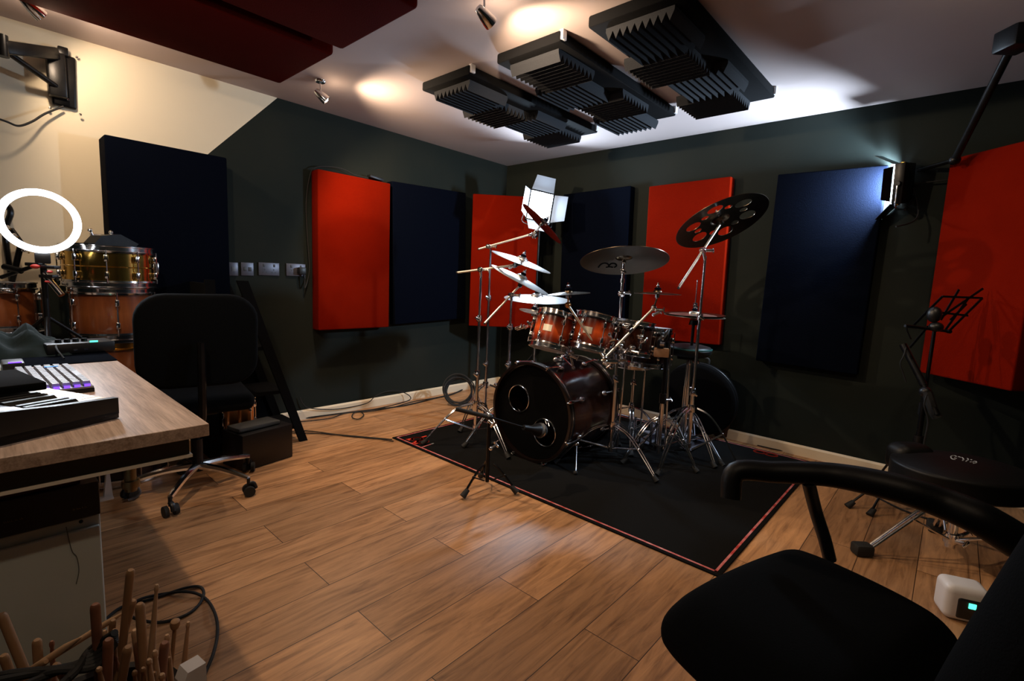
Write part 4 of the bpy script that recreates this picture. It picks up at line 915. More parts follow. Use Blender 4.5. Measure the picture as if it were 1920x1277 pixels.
def cymbal(label,c,n,R_,m='bronze',bell=.16,bow=.05,group='cymbals of the drum kit',holes=None,name='cymbal',stem=True,china=False,cat='cymbal',flip=1):
    n=V(n).normalized(); t=thing(name,label,cat,V(c),rotto(n),group)
    rb=R_*.19; hb=R_*.10*1.0; bw=R_*bow*1.6
    prof=[(.006,hb)]
    for k in range(1,7): a=k/6; prof.append((.006+(rb-.006)*math.sin(a*PI/2)**1.0,hb*math.cos(a*PI/2*.98)))
    for k in range(1,15): u=k/14; prof.append((rb+(R_-rb)*u,-bw*u**1.6))
    top=[(r,z+.0012) for r,z in prof]; bot=[(r,z-.0012) for r,z in prof[::-1]]
    if not holes:
        MB().lathe(top+bot,(0,0,0),(0,0,1),72,close=True).build('cymbal_plate',m,t,world=False)
    else:
        def zz(r):
            for (r0,z0),(r1,z1) in zip(prof,prof[1:]):
                if r0<=r<=r1+1e-9: return z0+(z1-z0)*((r-r0)/max(1e-9,r1-r0))
            return prof[-1][1]
        b=MB(); bm=bmesh.new(); nr,na=44,220
        rr=[.008+(R_-.008)*i/nr for i in range(nr+1)]
        g=[[bm.verts.new((r*math.cos(2*PI*k/na),r*math.sin(2*PI*k/na),zz(r))) for k in range(na)] for r in rr]
        for i in range(nr):
            for k in range(na):
                rm=(rr[i]+rr[i+1])/2; a=2*PI*(k+.5)/na; x,y=rm*math.cos(a),rm*math.sin(a)
                if any((x-hx)**2+(y-hy)**2<hr*hr for hx,hy,hr in holes): continue
                bm.faces.new((g[i][k],g[i][(k+1)%na],g[i+1][(k+1)%na],g[i+1][k]))
        bmesh.ops.delete(bm,geom=[v for v in bm.verts if not v.link_faces],context='VERTS')
        # snap ragged hole borders onto the hole circles
        for v in bm.verts:
            if v.is_boundary:
                best=min(holes,key=lambda h:abs(math.hypot(v.co.x-h[0],v.co.y-h[1])-h[2])); d=math.hypot(v.co.x-best[0],v.co.y-best[1])
                if abs(d-best[2])<.006 and d>0: v.co.x=best[0]+(v.co.x-best[0])*best[2]/d; v.co.y=best[1]+(v.co.y-best[1])*best[2]/d
        bmesh.ops.solidify(bm,geom=bm.faces[:],thickness=.0022)
        b.add(bm); b.build('cymbal_plate',m,t,world=False)
    if stem:
        MB().lathe([(0,hb+.002),(.017,hb+.002),(.019,hb+.008),(.012,hb+.014),(0,hb+.014)],n=16).build('felt','fabric_black',t,world=False)
        MB().tube((0,0,-.03),(0,0,hb+.040),.004,n=8).lathe([(0,-.03),(.013,-.03),(.013,-.012),(.006,-.006),(0,-.006)],n=14).build('threaded_rod','chrome',t,world=False)
        MB().box((0,0,hb+.022),(.030,.007,.012),bev=.002).build('wing_nut','chrome',t,world=False)
    return t
def decal(o,strokes,wpx,m,name):
    '''thin printed strokes laid on the surface of o'''
    bpy.context.view_layer.update(); dg=bpy.context.evaluated_depsgraph_get(); ev=o.evaluated_get(dg); W=wm(o); Wi=W.inverted(); b=MB()
    for st in strokes:
        pp=[]
        for x,y in st:
            d=ray(x,y).normalized(); ok,loc,nn,ix=ev.ray_cast(Wi@CAM,(Wi.to_3x3()@d))
            if ok: q=W@loc; pp.append(q-d*.0008)
        if len(pp)>1: b.path(pp,wpx*(pp[0]-CAM).length/FPX/1.4,n=5,res=3)
    root=o.parent; return b.build(name,m,root)
def tilt(axis_angle,amount):   # normal tilted toward azimuth (deg) by amount (deg)
    a,b=math.radians(axis_angle),math.radians(amount); return V((math.sin(b)*math.cos(a),math.sin(b)*math.sin(a),math.cos(b)))
def vn(upx,upy,away):           # normal from its look: to the right, up, away from the viewer (of the kit's depth)
    h=V((fw.x,fw.y,0)).normalized(); r=V((h.y,-h.x,0)); return (r*upx+V((0,0,1))*upy+h*away).normalized()
# ---------------------------------------------------------------- bass drum
bR=.285; FH=at(999,776,2.97); FH.z=.305
BX=FH.x; BD=.46
t=thing('bass_drum','big bass drum with a black front head and two round ports','drum',(BX+BD/2,FH.y,0),None,'drums of the kit')
bo=V((BX+BD/2,FH.y,FH.z)); ax=V((1,0,0))
MB().lathe([(bR-.008,-BD/2),(bR,-BD/2),(bR,BD/2),(bR-.008,BD/2)],bo,ax,80,close=True).build('shell','burst_dark',t)
M['hoop_dark']=mat('hoop_dark_lacquer',(.005,.002,.0015),.3,coat=.3)
for s in (-1,1):
    x=s*(BD/2+.012)
    MB().lathe([(bR+.003,x-.022),(bR+.019,x-.022),(bR+.019,x+.022),(bR+.003,x+.022)],bo,ax,80,close=True).build('wooden_hoop','hoop_dark',t)
    MB().lathe([(bR+.019,x-.004),(bR+.0215,x-.004),(bR+.0215,x+.004),(bR+.019,x+.004)],bo,ax,80,close=True).build('hoop_inlay','chrome',t)
# front head with two holes (built as a disc with cut-outs)
pA=onp(973,747,0,BX-.004); pB=onp(1021,811,0,BX-.004); hr=.079
bm=bmesh.new(); hA=(pA.y-bo.y,pA.z-bo.z); hB=(pB.y-bo.y,pB.z-bo.z)
nr,na=60,240
rr=[bR*i/nr for i in range(nr+1)]
g=[]
for i,r in enumerate(rr): g.append([bm.verts.new((0,r*math.cos(2*PI*k/na),r*math.sin(2*PI*k/na))) for k in range(na)] if i else [bm.verts.new((0,0,0))])
for i in range(nr):
    for k in range(na):
        a=2*PI*(k+.5)/na; rm=(rr[i]+rr[i+1])/2; y,z=rm*math.cos(a),rm*math.sin(a)
        if any((y-h[0])**2+(z-h[1])**2<(hr+.001)**2 for h in (hA,hB)): continue
        if i: bm.faces.new((g[i][k],g[i][(k+1)%na],g[i+1][(k+1)%na],g[i+1][k]))
        else: bm.faces.new((g[0][0],g[1][(k+1)%na],g[1][k]))
bmesh.ops.delete(bm,geom=[v for v in bm.verts if not v.link_faces],context='VERTS')
bmesh.ops.translate(bm,vec=(BX-.003,bo.y,bo.z),verts=bm.verts)
b=MB(); b.add(bm); b.build('front_head','skin_black',t)
MB().lathe([(0,0),(bR,0),(bR,.003),(0,.003)],(BX+BD,bo.y,bo.z),ax,60).build('batter_head','skin_black',t)
for h in (hA,hB):
    MB().ring((BX-.005,bo.y+h[0],bo.z+h[1]),ax,hr+.003,.0045,48,8).build('port_ring','chrome',t)
for k in range(8):
    a=2*PI*(k+.5)/8; d=V((0,math.cos(a),math.sin(a)))
    for s in (-1,1):
        x=bo.x+s*BD*.5; q=bo+d*(bR+.024); q.x=x
        MB().path([V((x+s*.037,0,0))+V((0,q.y,q.z))-d*.012,V((x+s*.030,q.y,q.z))+d*.004,V((x-s*.02,q.y,q.z))+d*.004,V((x-s*.10,q.y,q.z))-d*.004],.0052,n=8).box(V((x+s*.02,q.y,q.z))+d*.006,(.045,.018,.012),rot=frame(V((1,0,0)),V((0,-d.z,d.y)),d),bev=.003).build('claw_hook','chrome',t)
        MB().ball(V((bo.x+s*BD*.27,0,0))+V((0,bo.y,bo.z))+d*(bR+.012),.018,(1.4,1,.8),12,rot=frame(V((1,0,0)),V((0,-d.z,d.y)),d)).build('lug','chrome',t)
for s in (-1,1):
    p=bo+V((-BD*.18,s*bR*.80,-bR*.62)); q=V((p.x-.14,p.y+s*.10,.012))
    MB().tube(p,q,.007).ball(p,.020).build('spur','chrome',t); 
    MB().ball(q+V((0,0,.006)),.013).build('rubber_foot','rubber',t)
# the hardware block on top that carries the multi clamp
MB().box(bo+V((.04,0,bR+.018)),(.06,.05,.03),bev=.008).build('mount_block','chrome',t)
# ---------------------------------------------------------------- toms
gt='drums of the kit'
towards=lambda p:(CAM-p)
def badge_angle(o,axm,px,py):   # angle (in the drum's own frame) facing picture point
    return 0
def tom(label,px,py,dp,R_,h,lean,shell,bpx=None,head='skin_white',roll=0,n=6,leanaz=0):
    o=at(px,py,dp); axm=tilt(leanaz,lean); Rm=rotto(axm)
    tc=Rm.inverted()@(CAM-o); aa=math.atan2(tc.y,tc.x)
    return drum(label,'drum',o,axm,R_,h,shell,n,gt,head,badge=(.048,.036) if bpx is not None else None,badge_a=(aa+(bpx or 0)),ph=aa+.45),o,axm
T1,o1,a1=tom('left rack tom in amber burst lacquer with a pale square badge',1036,621,2.78,.105,.185,17,'burst',-.30)
T2,o2,a2=tom('brightest amber rack tom, between the left tom and the dark one, badge behind the rod',1112,624,2.72,.105,.175,14,'burst',-.30,leanaz=-8)
T3,o3,a3=tom('dark tom right of the amber rack toms, half behind the crossing rods',1183,634,2.82,.115,.17,8,'burst_dark',None,leanaz=-10)
T4,o4,a4=tom('dark tom at the right end of the row beside the black microphone',1215,650,3.12,.135,.22,3,'burst_dark',None)
# floor tom behind
# snare under/behind: small parts of chrome
T5=drum('snare drum on its basket stand behind the dark tom','drum',at(1192,662,3.30),tilt(180,4),.17,.12,'chrome',8,gt,name='snare_drum')
# ---------------------------------------------------------------- cymbals and stands
gs_='chrome cymbal stands of the kit'
# ride/crash seen from below in the middle
C1=at(1170,484,2.84)
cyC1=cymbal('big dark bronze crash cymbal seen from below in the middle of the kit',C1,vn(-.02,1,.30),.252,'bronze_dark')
bM=fl(1152,845); bM=V((C1.x+.01,C1.y+.03,0))
base=(C1.x,C1.y)
t,tp=cstand('tall straight chrome stand in the middle carrying the big dark crash cymbal',base,C1.z-.015,.35,(.43,.70),.24,.33,None,gs_)
MB().ball(C1-V((0,0,.075)),.013).lathe([(0,-.012),(.013,-.012),(.013,.012),(0,.012)],C1-V((0,0,.13)),n=16).build('tilter','chrome',t); wing(t,C1+V((-.02,-.015,-.075)),(-1,-.6,0)); wing(t,C1+V((.02,-.02,-.20)),(1,-.6,0)); MB().ball(C1-V((0,0,.205)),.021).build('joint','chrome',t)
# dark maker's mark on the underside of the big cymbal
pl_=[c for c in cyC1.children if c.name.startswith('cymbal_plate')][0]
decal(pl_,[[(1122,501),(1127,495),(1134,493),(1140,495),(1141,499)],[(1141,499),(1146,494),(1153,494),(1156,498),(1152,501)],[(1136,501),(1143,500),(1149,501)]],2.2,'board','black_emblem')
# pierced cymbal, upper right
C2=at(1350,412,2.85); R2_=.262
hl=[]
for k in range(6):
    a=2*PI*k/6+.2; hl.append((R2_*.62*math.cos(a),R2_*.62*math.sin(a),R2_*.165))
for k in range(6):
    a=2*PI*(k+.5)/6+.2; hl.append((R2_*.50*math.cos(a),R2_*.50*math.sin(a),R2_*.08))
cymbal('dark cymbal pierced with round holes, upper right in front of the red panel',C2,vn(-.30,1,.52),R2_,'bronze_dark',holes=hl)
b5=fl(1287,865); tail=at(1273,539,2.78); head=C2-V((0,0,.03)); 
topj=at(1323,474,2.86)
B5=V((topj.x,topj.y,0))
t,tp=cstand('tall chrome boom stand on the right carrying the pierced cymbal',(B5.x,B5.y),topj.z-.02,.9,(.36,.72),.36,.30,(tail,head),gs_)
# hi-hat
C10=at(1302,590,3.12); 
cymbal('top hi-hat cymbal seen edge-on in front of the red panel on the right',C10+V((0,0,.006)),vn(.01,1,-.02),.185,'bronze',group='hi-hat pair')
cymbal('bottom hi-hat cymbal facing down under the top one',C10-V((0,0,.012)),vn(.01,-1,.02),.185,'bronze_dark',group='hi-hat pair',stem=False)
t=thing('hi_hat_stand','chrome hi-hat stand with footboard behind the right boom stand','hi-hat stand',(C10.x,C10.y,.008))
Bh=V((C10.x,C10.y,.008))
MB().tube(Bh+V((0,0,.05)),Bh+V((0,0,.62)),.0127).build('base_tube','chrome',t)
MB().tube(Bh+V((0,0,.60)),C10-V((0,0,.05)),.0095).lathe([(0,-.02),(.03,-.02),(.024,.01),(0,.012)],C10-V((0,0,.045)),n=18).build('upper_tube','black_metal',t)
MB().tube(C10-V((0,0,.05)),C10+V((0,0,.22)),.0032).build('pull_rod','chrome',t)
MB().tube(C10+V((0,0,.03)),C10+V((0,0,.075)),.012).build('clutch','black_metal',t); wing(t,C10+V((-.02,-.01,.055)),(-1,-.5,0),'clutch_wing')
MB().lathe([(0,-.02),(.018,-.02),(.019,0),(.016,.02),(0,.02)],Bh+V((0,0,.61)),n=16).build('collar','chrome',t); wing(t,Bh+V((.03,-.02,.61)),(1,-.6,0))
leg3(t,Bh,.30,.10,.27,2.2)
MB().prism([Bh+V((.05,-.04,.012)),Bh+V((.32,-.04,.012)),Bh+V((.32,.04,.012)),Bh+V((.05,.04,.012))],(0,0,.004)).prism([Bh+V((.05,-.04,.12)),Bh+V((.31,-.045,.02)),Bh+V((.31,.045,.02)),Bh+V((.05,.04,.12))],(0,0,.006)).build('footboard','silver',t)
# small cymbals on the crossing rods
V0=at(1133,672,2.62); VL=at(1065,572,2.62); VR=at(1226,577,2.68)
C7=at(1066,548,2.62); C9=at(1233,548,2.70)
cymbal('small thin cymbal on the left crossing rod, seen edge-on',C7,vn(-.10,1,-.02),.115,'bronze_dark')
cymbal('small flat dark cymbal on the right crossing rod in front of the red panel',C9,vn(0,1,.03),.125,'bronze_dark')
t=thing('double_boom_mount','pair of chrome rods crossing in a V above the bass drum','cymbal arm',(bo.x,bo.y,bo.z+bR+.03),None)
MB().tube(V0+(V0-VL).normalized()*.02,VL,.0065).build('rod','satin',t); MB().tube(V0+(V0-VR).normalized()*.02,VR,.0065).build('rod','satin',t)
MB().tube(VL,C7-V((0,0,.03)),.005).ball(VL,.013).ring(VL,towards(VL),.013,.004,24,8).build('tilter','copper',t)
MB().tube(VR,C9-V((0,0,.03)),.005).ball(VR,.016).build('tilter','chrome',t); wing(t,VR+V((.01,-.03,-.01)),(.5,-1,0)); wing(t,VR+V((.02,-.01,-.03)),(.5,-1,.6))
c_=at(1152,676,2.70)
MB().box((V0+c_)/2+V((.0,0,-.01)),(.09,.035,.024),rot=Rz(-.5),bev=.005).ball(V0,.016).build('multi_clamp','chrome',t); wing(t,c_+V((.05,-.02,0)),(1,-.4,0)); wing(t,V0+V((-.01,-.02,-.03)),(-.3,-1,-.3))
MB().tube(V0+V((.03,0,0)),V((C1.x,C1.y-.012,V0.z)),.007).build('support_rod','chrome',t)
# upper tilted cymbal in front of the light
C3=at(1019,417,3.35); 
cymbal('steeply tilted dark cymbal in front of the glowing LED light',C3,vn(.92,1.0,.02),.185,'bronze_black')
j=at(905,466,3.45); t3=at(898,467,3.44); 
t,tp=cstand('thin chrome boom stand at the back left holding the steeply tilted cymbal',(j.x+.10,j.y+.02),at(921,462,3.5).z,1.2,(.35,.72),.30,.28,(at(898,467,3.45),at(1004,437,3.38)),gs_)
MB().tube(at(1004,437,3.38),C3-vn(.92,1.0,.02)*.03,.006).ball(at(1004,437,3.38),.018).build('tilter','chrome',t); wing(t,at(1002,444,3.36),(-.3,-1,0)); wing(t,at(996,440,3.36),(1,.2,.2))
# white cymbal
C4=at(979,487,3.05); n4=vn(.33,1,-.12)
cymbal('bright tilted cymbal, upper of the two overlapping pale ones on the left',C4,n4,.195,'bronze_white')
j=at(902,505,3.10)
t,tp=cstand('leftmost chrome boom stand, its arm reaching to the upper pale cymbal',(j.x,j.y),j.z-.02,2.5,(.42,.74),.27,.33,(at(858,511,3.08),at(966,497,3.06)),gs_)
MB().tube(at(966,497,3.06),C4-n4*.03,.008).ball(at(966,497,3.06),.016).build('tilter','black_metal',t); wing(t,at(960,500,3.04),(0,-1,.3))
C5=at(978,521,3.12); n5=vn(.47,1,-.10)
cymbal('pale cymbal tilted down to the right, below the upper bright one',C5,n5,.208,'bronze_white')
j=at(966,548,3.12)
t,tp=cstand('chrome boom stand left of the bass drum holding the lower pale cymbal',(j.x,j.y+.03),j.z-.03,.6,(.55,.80),.27,.28,(at(909,606,3.08),at(975,535,3.13)),gs_)
MB().tube(at(975,535,3.13),C5-n5*.03,.008).ball(at(975,535,3.13),.015).build('tilter','black_metal',t)
C6=at(1007,556,3.50)
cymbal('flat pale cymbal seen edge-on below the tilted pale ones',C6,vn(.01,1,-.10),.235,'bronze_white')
t,tp=cstand('dark chrome stand behind the left tom under the flat pale cymbal',(C6.x,C6.y),C6.z-.012,.2,(.45,.75),.27,.27,None,gs_)
C8=at(1001,583,2.85)
cymbal('small bluish splash cymbal at the left edge of the left rack tom',C8,vn(.16,1,-.08),.085,'bronze_white')
t=thing('splash_holder','short chrome arm holding the bluish splash cymbal beside the left tom','cymbal arm',C8)
MB().tube(C8-V((0,0,.02)),C8-V((0,0,.09)),.0045).path([C8-V((0,0,.09)),at(1000,606,2.82),at(990,612,2.85)],.006).build('rod','chrome',t); wing(t,at(995,606,2.80),(-1,-.3,0)); wing(t,at(985,612,2.84),(-.5,-1,0))
C6s=at(966,612,2.9)
MB().tube(at(990,612,2.85),at(970,618,2.92),.007).build('link_rod','chrome',t); wing(t,at(972,614,2.88),(0,-1,.4))
# tom mounts: clamps between toms
t=thing('tom_mount','chrome clamps and rods holding the rack toms over the bass drum','tom mount',(bo.x,bo.y,bo.z+bR+.02))
for (p,q) in ((at(1145,615,2.76),at(1140,665,2.78)),(at(1160,640,2.72),at(1210,650,2.75)),(at(1150,655,2.70),at(1146,690,2.80)),(at(1063,640,2.85),at(1075,690,2.86)),(at(1075,690,2.86),V((bo.x+.04,bo.y,bo.z+bR+.03)))):
    MB().tube(p,q,.007).ball(p,.013).ball(q,.013).build('rod','chrome',t)
for p in ((1140,627,2.66),(1173,612,2.68),(1162,648,2.68),(1185,652,2.70),(1200,632,2.70),(1070,662,2.80)):
    MB().ball(at(*p),.021,(1,1,.75),12).build('knob','chrome',t); wing(t,at(p[0]+6,p[1]+8,p[2]-.03),(random.uniform(-1,1),-1,random.uniform(-.6,.6)))
# snare basket stand and floor legs
o=at(1192,662,3.30); t,tp=cstand('low chrome basket stand under the snare drum',(o.x,o.y),o.z-.09,1.6,(.5,.8),.25,.26,None,None,name='snare_stand')
t['category']='snare stand'
for k in range(3):
    a=k*2.1; MB().path([tp,tp+V((.10*math.cos(a),.10*math.sin(a),-.01)),tp+V((.16*math.cos(a),.16*math.sin(a),.02))],.006).build('basket_arm','chrome',t)
# stand legs for T4
for k in range(3):
    a=.5+k*2.09; p=o4+V((.15*math.cos(a),.15*math.sin(a),.02)); 
    MB().tube(p,V((p.x+.02*math.cos(a),p.y+.02*math.sin(a),.02)),.006).build('leg','chrome',T4)
# bass pedal
pb=V((bo.x+BD/2+.10,bo.y-.02,.008))
t=thing('bass_drum_pedal','chrome bass drum pedal standing behind the bass drum','drum pedal',pb)
MB().prism([pb+V((.02,-.045,.05)),pb+V((.30,-.045,.012)),pb+V((.30,.045,.012)),pb+V((.02,.045,.05))],(0,0,.008)).build('footboard','silver',t)
for s in (-1,1): MB().tube(pb+V((0,s*.06,0)),pb+V((0,s*.06,.20)),.010).build('post','chrome',t)
MB().tube(pb+V((0,-.10,.19)),pb+V((0,.10,.19)),.007).lathe([(0,-.01),(.035,-.01),(.035,.01),(0,.01)],pb+V((0,0,.19)),(0,1,0),24).build('axle_cam','chrome',t)
MB().tube(pb+V((0,0,.19)),pb+V((-.06,0,.36)),.004).tube(pb+V((-.085,0,.365)),pb+V((-.04,0,.355)),.022).build('beater','skin_white',t)
pq=fl(1205,832); pq.z=.008
t=thing('hi_hat_pedal','silver double pedal plate on the rug between the two right-hand stands','drum pedal',pq)
MB().prism([pq+V((.0,-.045,.07)),pq+V((.26,-.045,.012)),pq+V((.26,.045,.012)),pq+V((.0,.045,.07))],(0,0,.008)).box(pq+V((.12,0,.004)),(.28,.10,.006)).build('footboard','silver',t)
for s in (-1,1): MB().tube(pq+V((-.01,s*.06,0)),pq+V((-.01,s*.06,.17)),.009).build('post','chrome',t)
MB().tube(pq+V((-.01,-.16,.16)),pq+V((-.01,.22,.16)),.006).ball(pq+V((-.01,-.10,.16)),.018).ball(pq+V((-.01,.10,.16)),.018).build('drive_shaft','chrome',t)
# stray wooden sticks on the rug
for (a,b,l) in (((1243,843),(1262,800),'wooden drumstick standing against the pedal between the right-hand stands'),((1246,826),(1268,812),'short wooden drumstick lying on the rug by the right boom stand')):
    p=fl(*a,.02); q=at(*b,(p-CAM).dot(fw)+.12)
    stick(q,p,'butt',.0085,l,'stick2')
# bass drum microphone on low stand
mc=at(1014,808,2.66); mh=at(1025,803,2.71)
t=thing('bass_drum_microphone','black kick drum microphone with a round grille at the lower port','microphone',mc)
md=(at(1020,805,2.72)-at(975,797,2.60)).normalized()
q=at(1013,807,2.66)
MB().ball(q,.040,(1,1,1.05),20,rot=rotto(md)).build('grille_ball','mesh_grille',t)
MB().ring(q,md,.0405,.003,30,6).build('grille_band','chrome',t)
MB().lathe([(0,-.11),(.014,-.11),(.018,-.05),(.034,-.012),(.036,0),(0,0)],q-md*.018,md,24).build('body','black_plastic',t)
bs=fl(928,855); bs=fl(915,850)
jn=at(918,782,2.50)
t=thing('microphone_boom_stand','low black microphone boom stand in front of the bass drum','microphone stand',(jn.x,jn.y,.008))
Bm=V((jn.x,jn.y,.008))
MB().tube(Bm+V((0,0,.04)),jn,.010).build('column','black_metal',t)
MB().tube(at(855,767,2.45),at(924,784,2.50),.011).build('counter_sleeve','rubber',t)
MB().tube(at(918,782,2.50),q-md*.115,.0048).build('boom_arm','black_metal',t)
MB().ball(jn,.022,(1,1,.8)).build('boom_clutch','black_plastic',t); wing(t,jn+V((-.02,-.03,-.02)),(-.3,-1,-.2))
MB().tube(q-md*.125,q-md*.095,.011).build('clip','white_plastic',t)
leg3(t,Bm,.14,.05,.15,1.0,'black_metal',False)
wing(t,at(925,838,2.42),(1,0,.3))
# upright black microphone by the dark tom, on stand
mp=at(1243,640,2.95)
t=thing('drum_microphone','black clip microphone with a curved body beside the dark tom','microphone',mp)
MB().path([at(1254,618,2.95),at(1248,630,2.95),at(1240,640,2.95),at(1240,652,2.95)],lambda u:.006+.020*math.sin(min(1,u*1.3)*PI/2),n=14).build('body','black_plastic',t)
MB().ball(at(1243,634,2.92),.008,(1,1,2)).build('chrome_button','chrome',t)
MB().tube(at(1238,645,2.92),at(1246,646,2.91),.014).build('clip','led_blue' if False else 'chrome',t)
pp=at(1250,660,2.98); Bp=V((pp.x,pp.y,.008))
t=thing('microphone_stand','black microphone stand with dull blue chrome lower tube, behind the right pedals','microphone stand',Bp)
MB().tube(Bp+V((0,0,.05)),Bp+V((0,0,.40)),.013).build('base_tube','chrome',t)
MB().tube(Bp+V((0,0,.38)),pp+V((0,0,.06)),.011).build('upper_tube','black_metal',t)
MB().tube(Bp+V((0,0,.37)),Bp+V((0,0,.43)),.02).build('collar','black_metal',t); wing(t,Bp+V((.03,-.02,.39)),(1,-.6,0))
leg3(t,Bp,.28,.10,.24,2.6,'chrome')
single('wood_block',MB().box(at(1240,661,2.96),(.085,.05,.052),rot=Rz(YAW-PI/2-.2),bev=.004),'wood_block','orange wooden block fixed beside the upright black microphone','wood block')
# drum throne (round) behind the hi-hat
def throne(label,seatc,R_,th,seatm,rot,rimm=None,hub=.24,rad=.30,group=None):
    B=V((seatc.x,seatc.y,0)); t=thing('drum_throne',label,'drum throne',B,None,group)
    z=seatc.z
    MB().lathe([(0,z-th),(R_-.02,z-th),(R_,z-th+.02),(R_+.004,z-.03),(R_-.008,z-.010),(R_-.05,z),(0,z+.004)],(B.x,B.y,0),n=56).build('seat',seatm,t)
    MB().ring((B.x,B.y,z-.022),(0,0,1),R_+.002,.004,56,8).build('piping',rimm or seatm,t)
    MB().tube(B+V((0,0,.05)),B+V((0,0,z*.62)),.016).tube(B+V((0,0,z*.55)),B+V((0,0,z-th)),.0125).build('column','chrome',t)
    MB().box(B+V((0,0,z-th-.012)),(.14,.10,.022),bev=.004).build('seat_bracket','black_metal',t)
    MB().lathe([(0,-.02),(.026,-.02),(.028,0),(.026,.02),(0,.02)],B+V((0,0,hub+.02)),n=20).build('collar','black_metal',t)
    leg3(t,B,hub,.08,rad,rot,'chrome'); wing(t,B+V((.035,-.02,z*.6)),(1,-.6,0))
    return t
sT=at(1293,652,3.2)
throne('round dark drum throne with a teal rim behind the hi-hat',V((sT.x,sT.y,sT.z+.02)),.135,.07,'velvet_throne',.3,'teal_rim')
# round black case
gc=onp(1312,718,0,XR-.14)
t=thing('cymbal_case','large round black padded case leaning on the right wall behind the hi-hat','case',(XR-.14,gc.y,0))
rg=.27
MB().lathe([(0,-.045),(rg-.02,-.045),(rg,-.03),(rg,.03),(rg-.02,.045),(0,.045)],(XR-.13,gc.y,rg+.012),(1,0,.14),60).build('body','board',t)
MB().ring((XR-.13,gc.y,rg+.012),(1,0,.14),rg+.001,.004,60,6).build('zip','black_plastic',t)
MB().path([(XR-.13,gc.y-.05,rg*2+.01),(XR-.13,gc.y-.04,rg*2+.045),(XR-.13,gc.y+.04,rg*2+.045),(XR-.13,gc.y+.05,rg*2+.01)],.008).build('handle','rubber',t)
pb_=fl(1352,818)
t=thing('waste_bin','small dark brown round bin on the floor against the right skirting','bin',(pb_.x,pb_.y,0))
MB().lathe([(0,.012),(.050,.012),(.062,.17),(.070,.175),(.070,.185),(.064,.185),(.054,0),(0,0)],(pb_.x,pb_.y,.008),n=32).build('bucket','pot_brown',t)
# ================================================================ RIGHT SIDE AND FOREGROUND
# music stand
mb=at(1755,600,2.44); B=V((mb.x,mb.y,0))
t=thing('music_stand','folding black wire music stand in front of the right corner panel','music stand',B)
MB().tube(B+V((0,0,.06)),B+V((0,0,.55)),.011).build('base_tube','black_metal',t)
MB().tube(B+V((0,0,.5)),B+V((0,0,mb.z-.02)),.008).build('upper_tube','black_metal',t)
MB().tube(B+V((0,0,.50)),B+V((0,0,.56)),.018).build('collar','black_plastic',t)
def g(x,y,d=2.6): return at(x,y,d*.932)
MB().tube(g(1697,611,2.56),g(1776,621,2.58),.007,n=8).tube(g(1776,621,2.58),g(1782,622,2.56),.009).build('desk_ledge','black_metal',t)
bars=[((1714,609),(1767,556)),((1767,556),(1842,559)),((1842,559),(1776,624)),((1735,585),(1762,584)),((1762,586),(1815,592)),((1757,600),(1843,541)),((1764,600),(1798,543)),((1773,618),(1815,560)),((1706,652),(1740,612)),((1782,600),(1812,570))]
for k,(p,q) in enumerate(bars):
    MB().box((g(*p)+g(*q))/2,((g(*p)-g(*q)).length,.010,.004),rot=(lambda d:frame(d,fw.cross(d).normalized(),d.cross(fw.cross(d).normalized())))((g(*q)-g(*p)).normalized())).build('folding_bar','black_metal',t,smooth=False)
MB().ball(g(1752,590,2.56),.030,(1,1,1.3)).ball(g(1755,613,2.56),.030,(1,1,.8)).build('hub','black_plastic',t)
MB().path([g(1700,612,2.55),g(1701,620,2.55),g(1708,636,2.55)],.0035,n=6).build('page_retainer','black_metal',t)
leg3(t,B,.30,.10,.30,.6,'black_metal',False)
# microphone boom with cable in front of it
j=at(1735,735,2.45); Bm=V((j.x,j.y,0))
t=thing('microphone_boom_stand','tall black boom stand with hanging cable beside the music stand','microphone stand',Bm)
MB().tube(Bm+V((0,0,.05)),j,.012).build('column','black_metal',t)
MB().tube(at(1693,646,2.55),at(1732,722,2.46),.016).tube(at(1732,722,2.46),at(1757,778,2.40),.013).build('boom_arm','black_metal',t)
MB().path([at(1738,735,2.44),at(1750,770,2.42),at(1758,783,2.41)],.022).build('counterweight','rubber',t)
MB().ball(j,.026).build('boom_clutch','black_plastic',t)
MB().tube(Bm+V((0,0,.30)),Bm+V((0,0,.40)),.02).build('collar','black_plastic',t)
leg3(t,Bm,.20,.08,.30,.2,'black_metal',False)
single('microphone_cable',MB().path([at(1699,652,2.52),at(1694,668,2.52),at(1688,682,2.52),at(1693,698,2.52),at(1699,717,2.52)],.003,n=6),'rubber','thin black cable hanging from the tip of the tall boom stand','cable')
single('microphone_cable',MB().path([at(1738,740,2.40),at(1733,760,2.40),at(1740,790,2.40),at(1733,830,2.40),at(1730,870,2.40),at(1727,900,2.42)],.004,n=6),'rubber','black cable running down the column of the tall boom stand','cable')
# saddle throne with back lobe
sc_=at(1802,892,2.02)
t=thing('drum_throne','wide black saddle throne with white lettering on its edge, right side','drum throne',(sc_.x,sc_.y,0))
BT=V((sc_.x,sc_.y,0)); zs=sc_.z
def blob(c,r,sc,seg=32,rot=None): return MB().ball(c,r,sc,seg,rot=rot)
e=bmesh.new()
R0=Rz(YAW-PI/2)
bb=MB(); tb=bmesh.new(); bmesh.ops.create_cube(tb,size=1); bmesh.ops.subdivide_edges(tb,edges=tb.edges[:],cuts=5,use_grid_fill=True)
for v in tb.verts:
    x,y,z=v.co*2; r=(abs(x)**4+abs(y)**4)**.25; 
    th=math.atan2(y,x); k=max(abs(x),abs(y)); rr_=(x*x+y*y)**.5 or 1
    sx,sy=x/rr_*k,y/rr_*k
    edge=1-.22*max(0,(k-.6)/.4)**2*(1 if z>0 else .6)
    v.co=V((sx*.255,sy*.21,(z*.052*edge)+.018*(1-k*k)*(1 if z>0 else 0)))
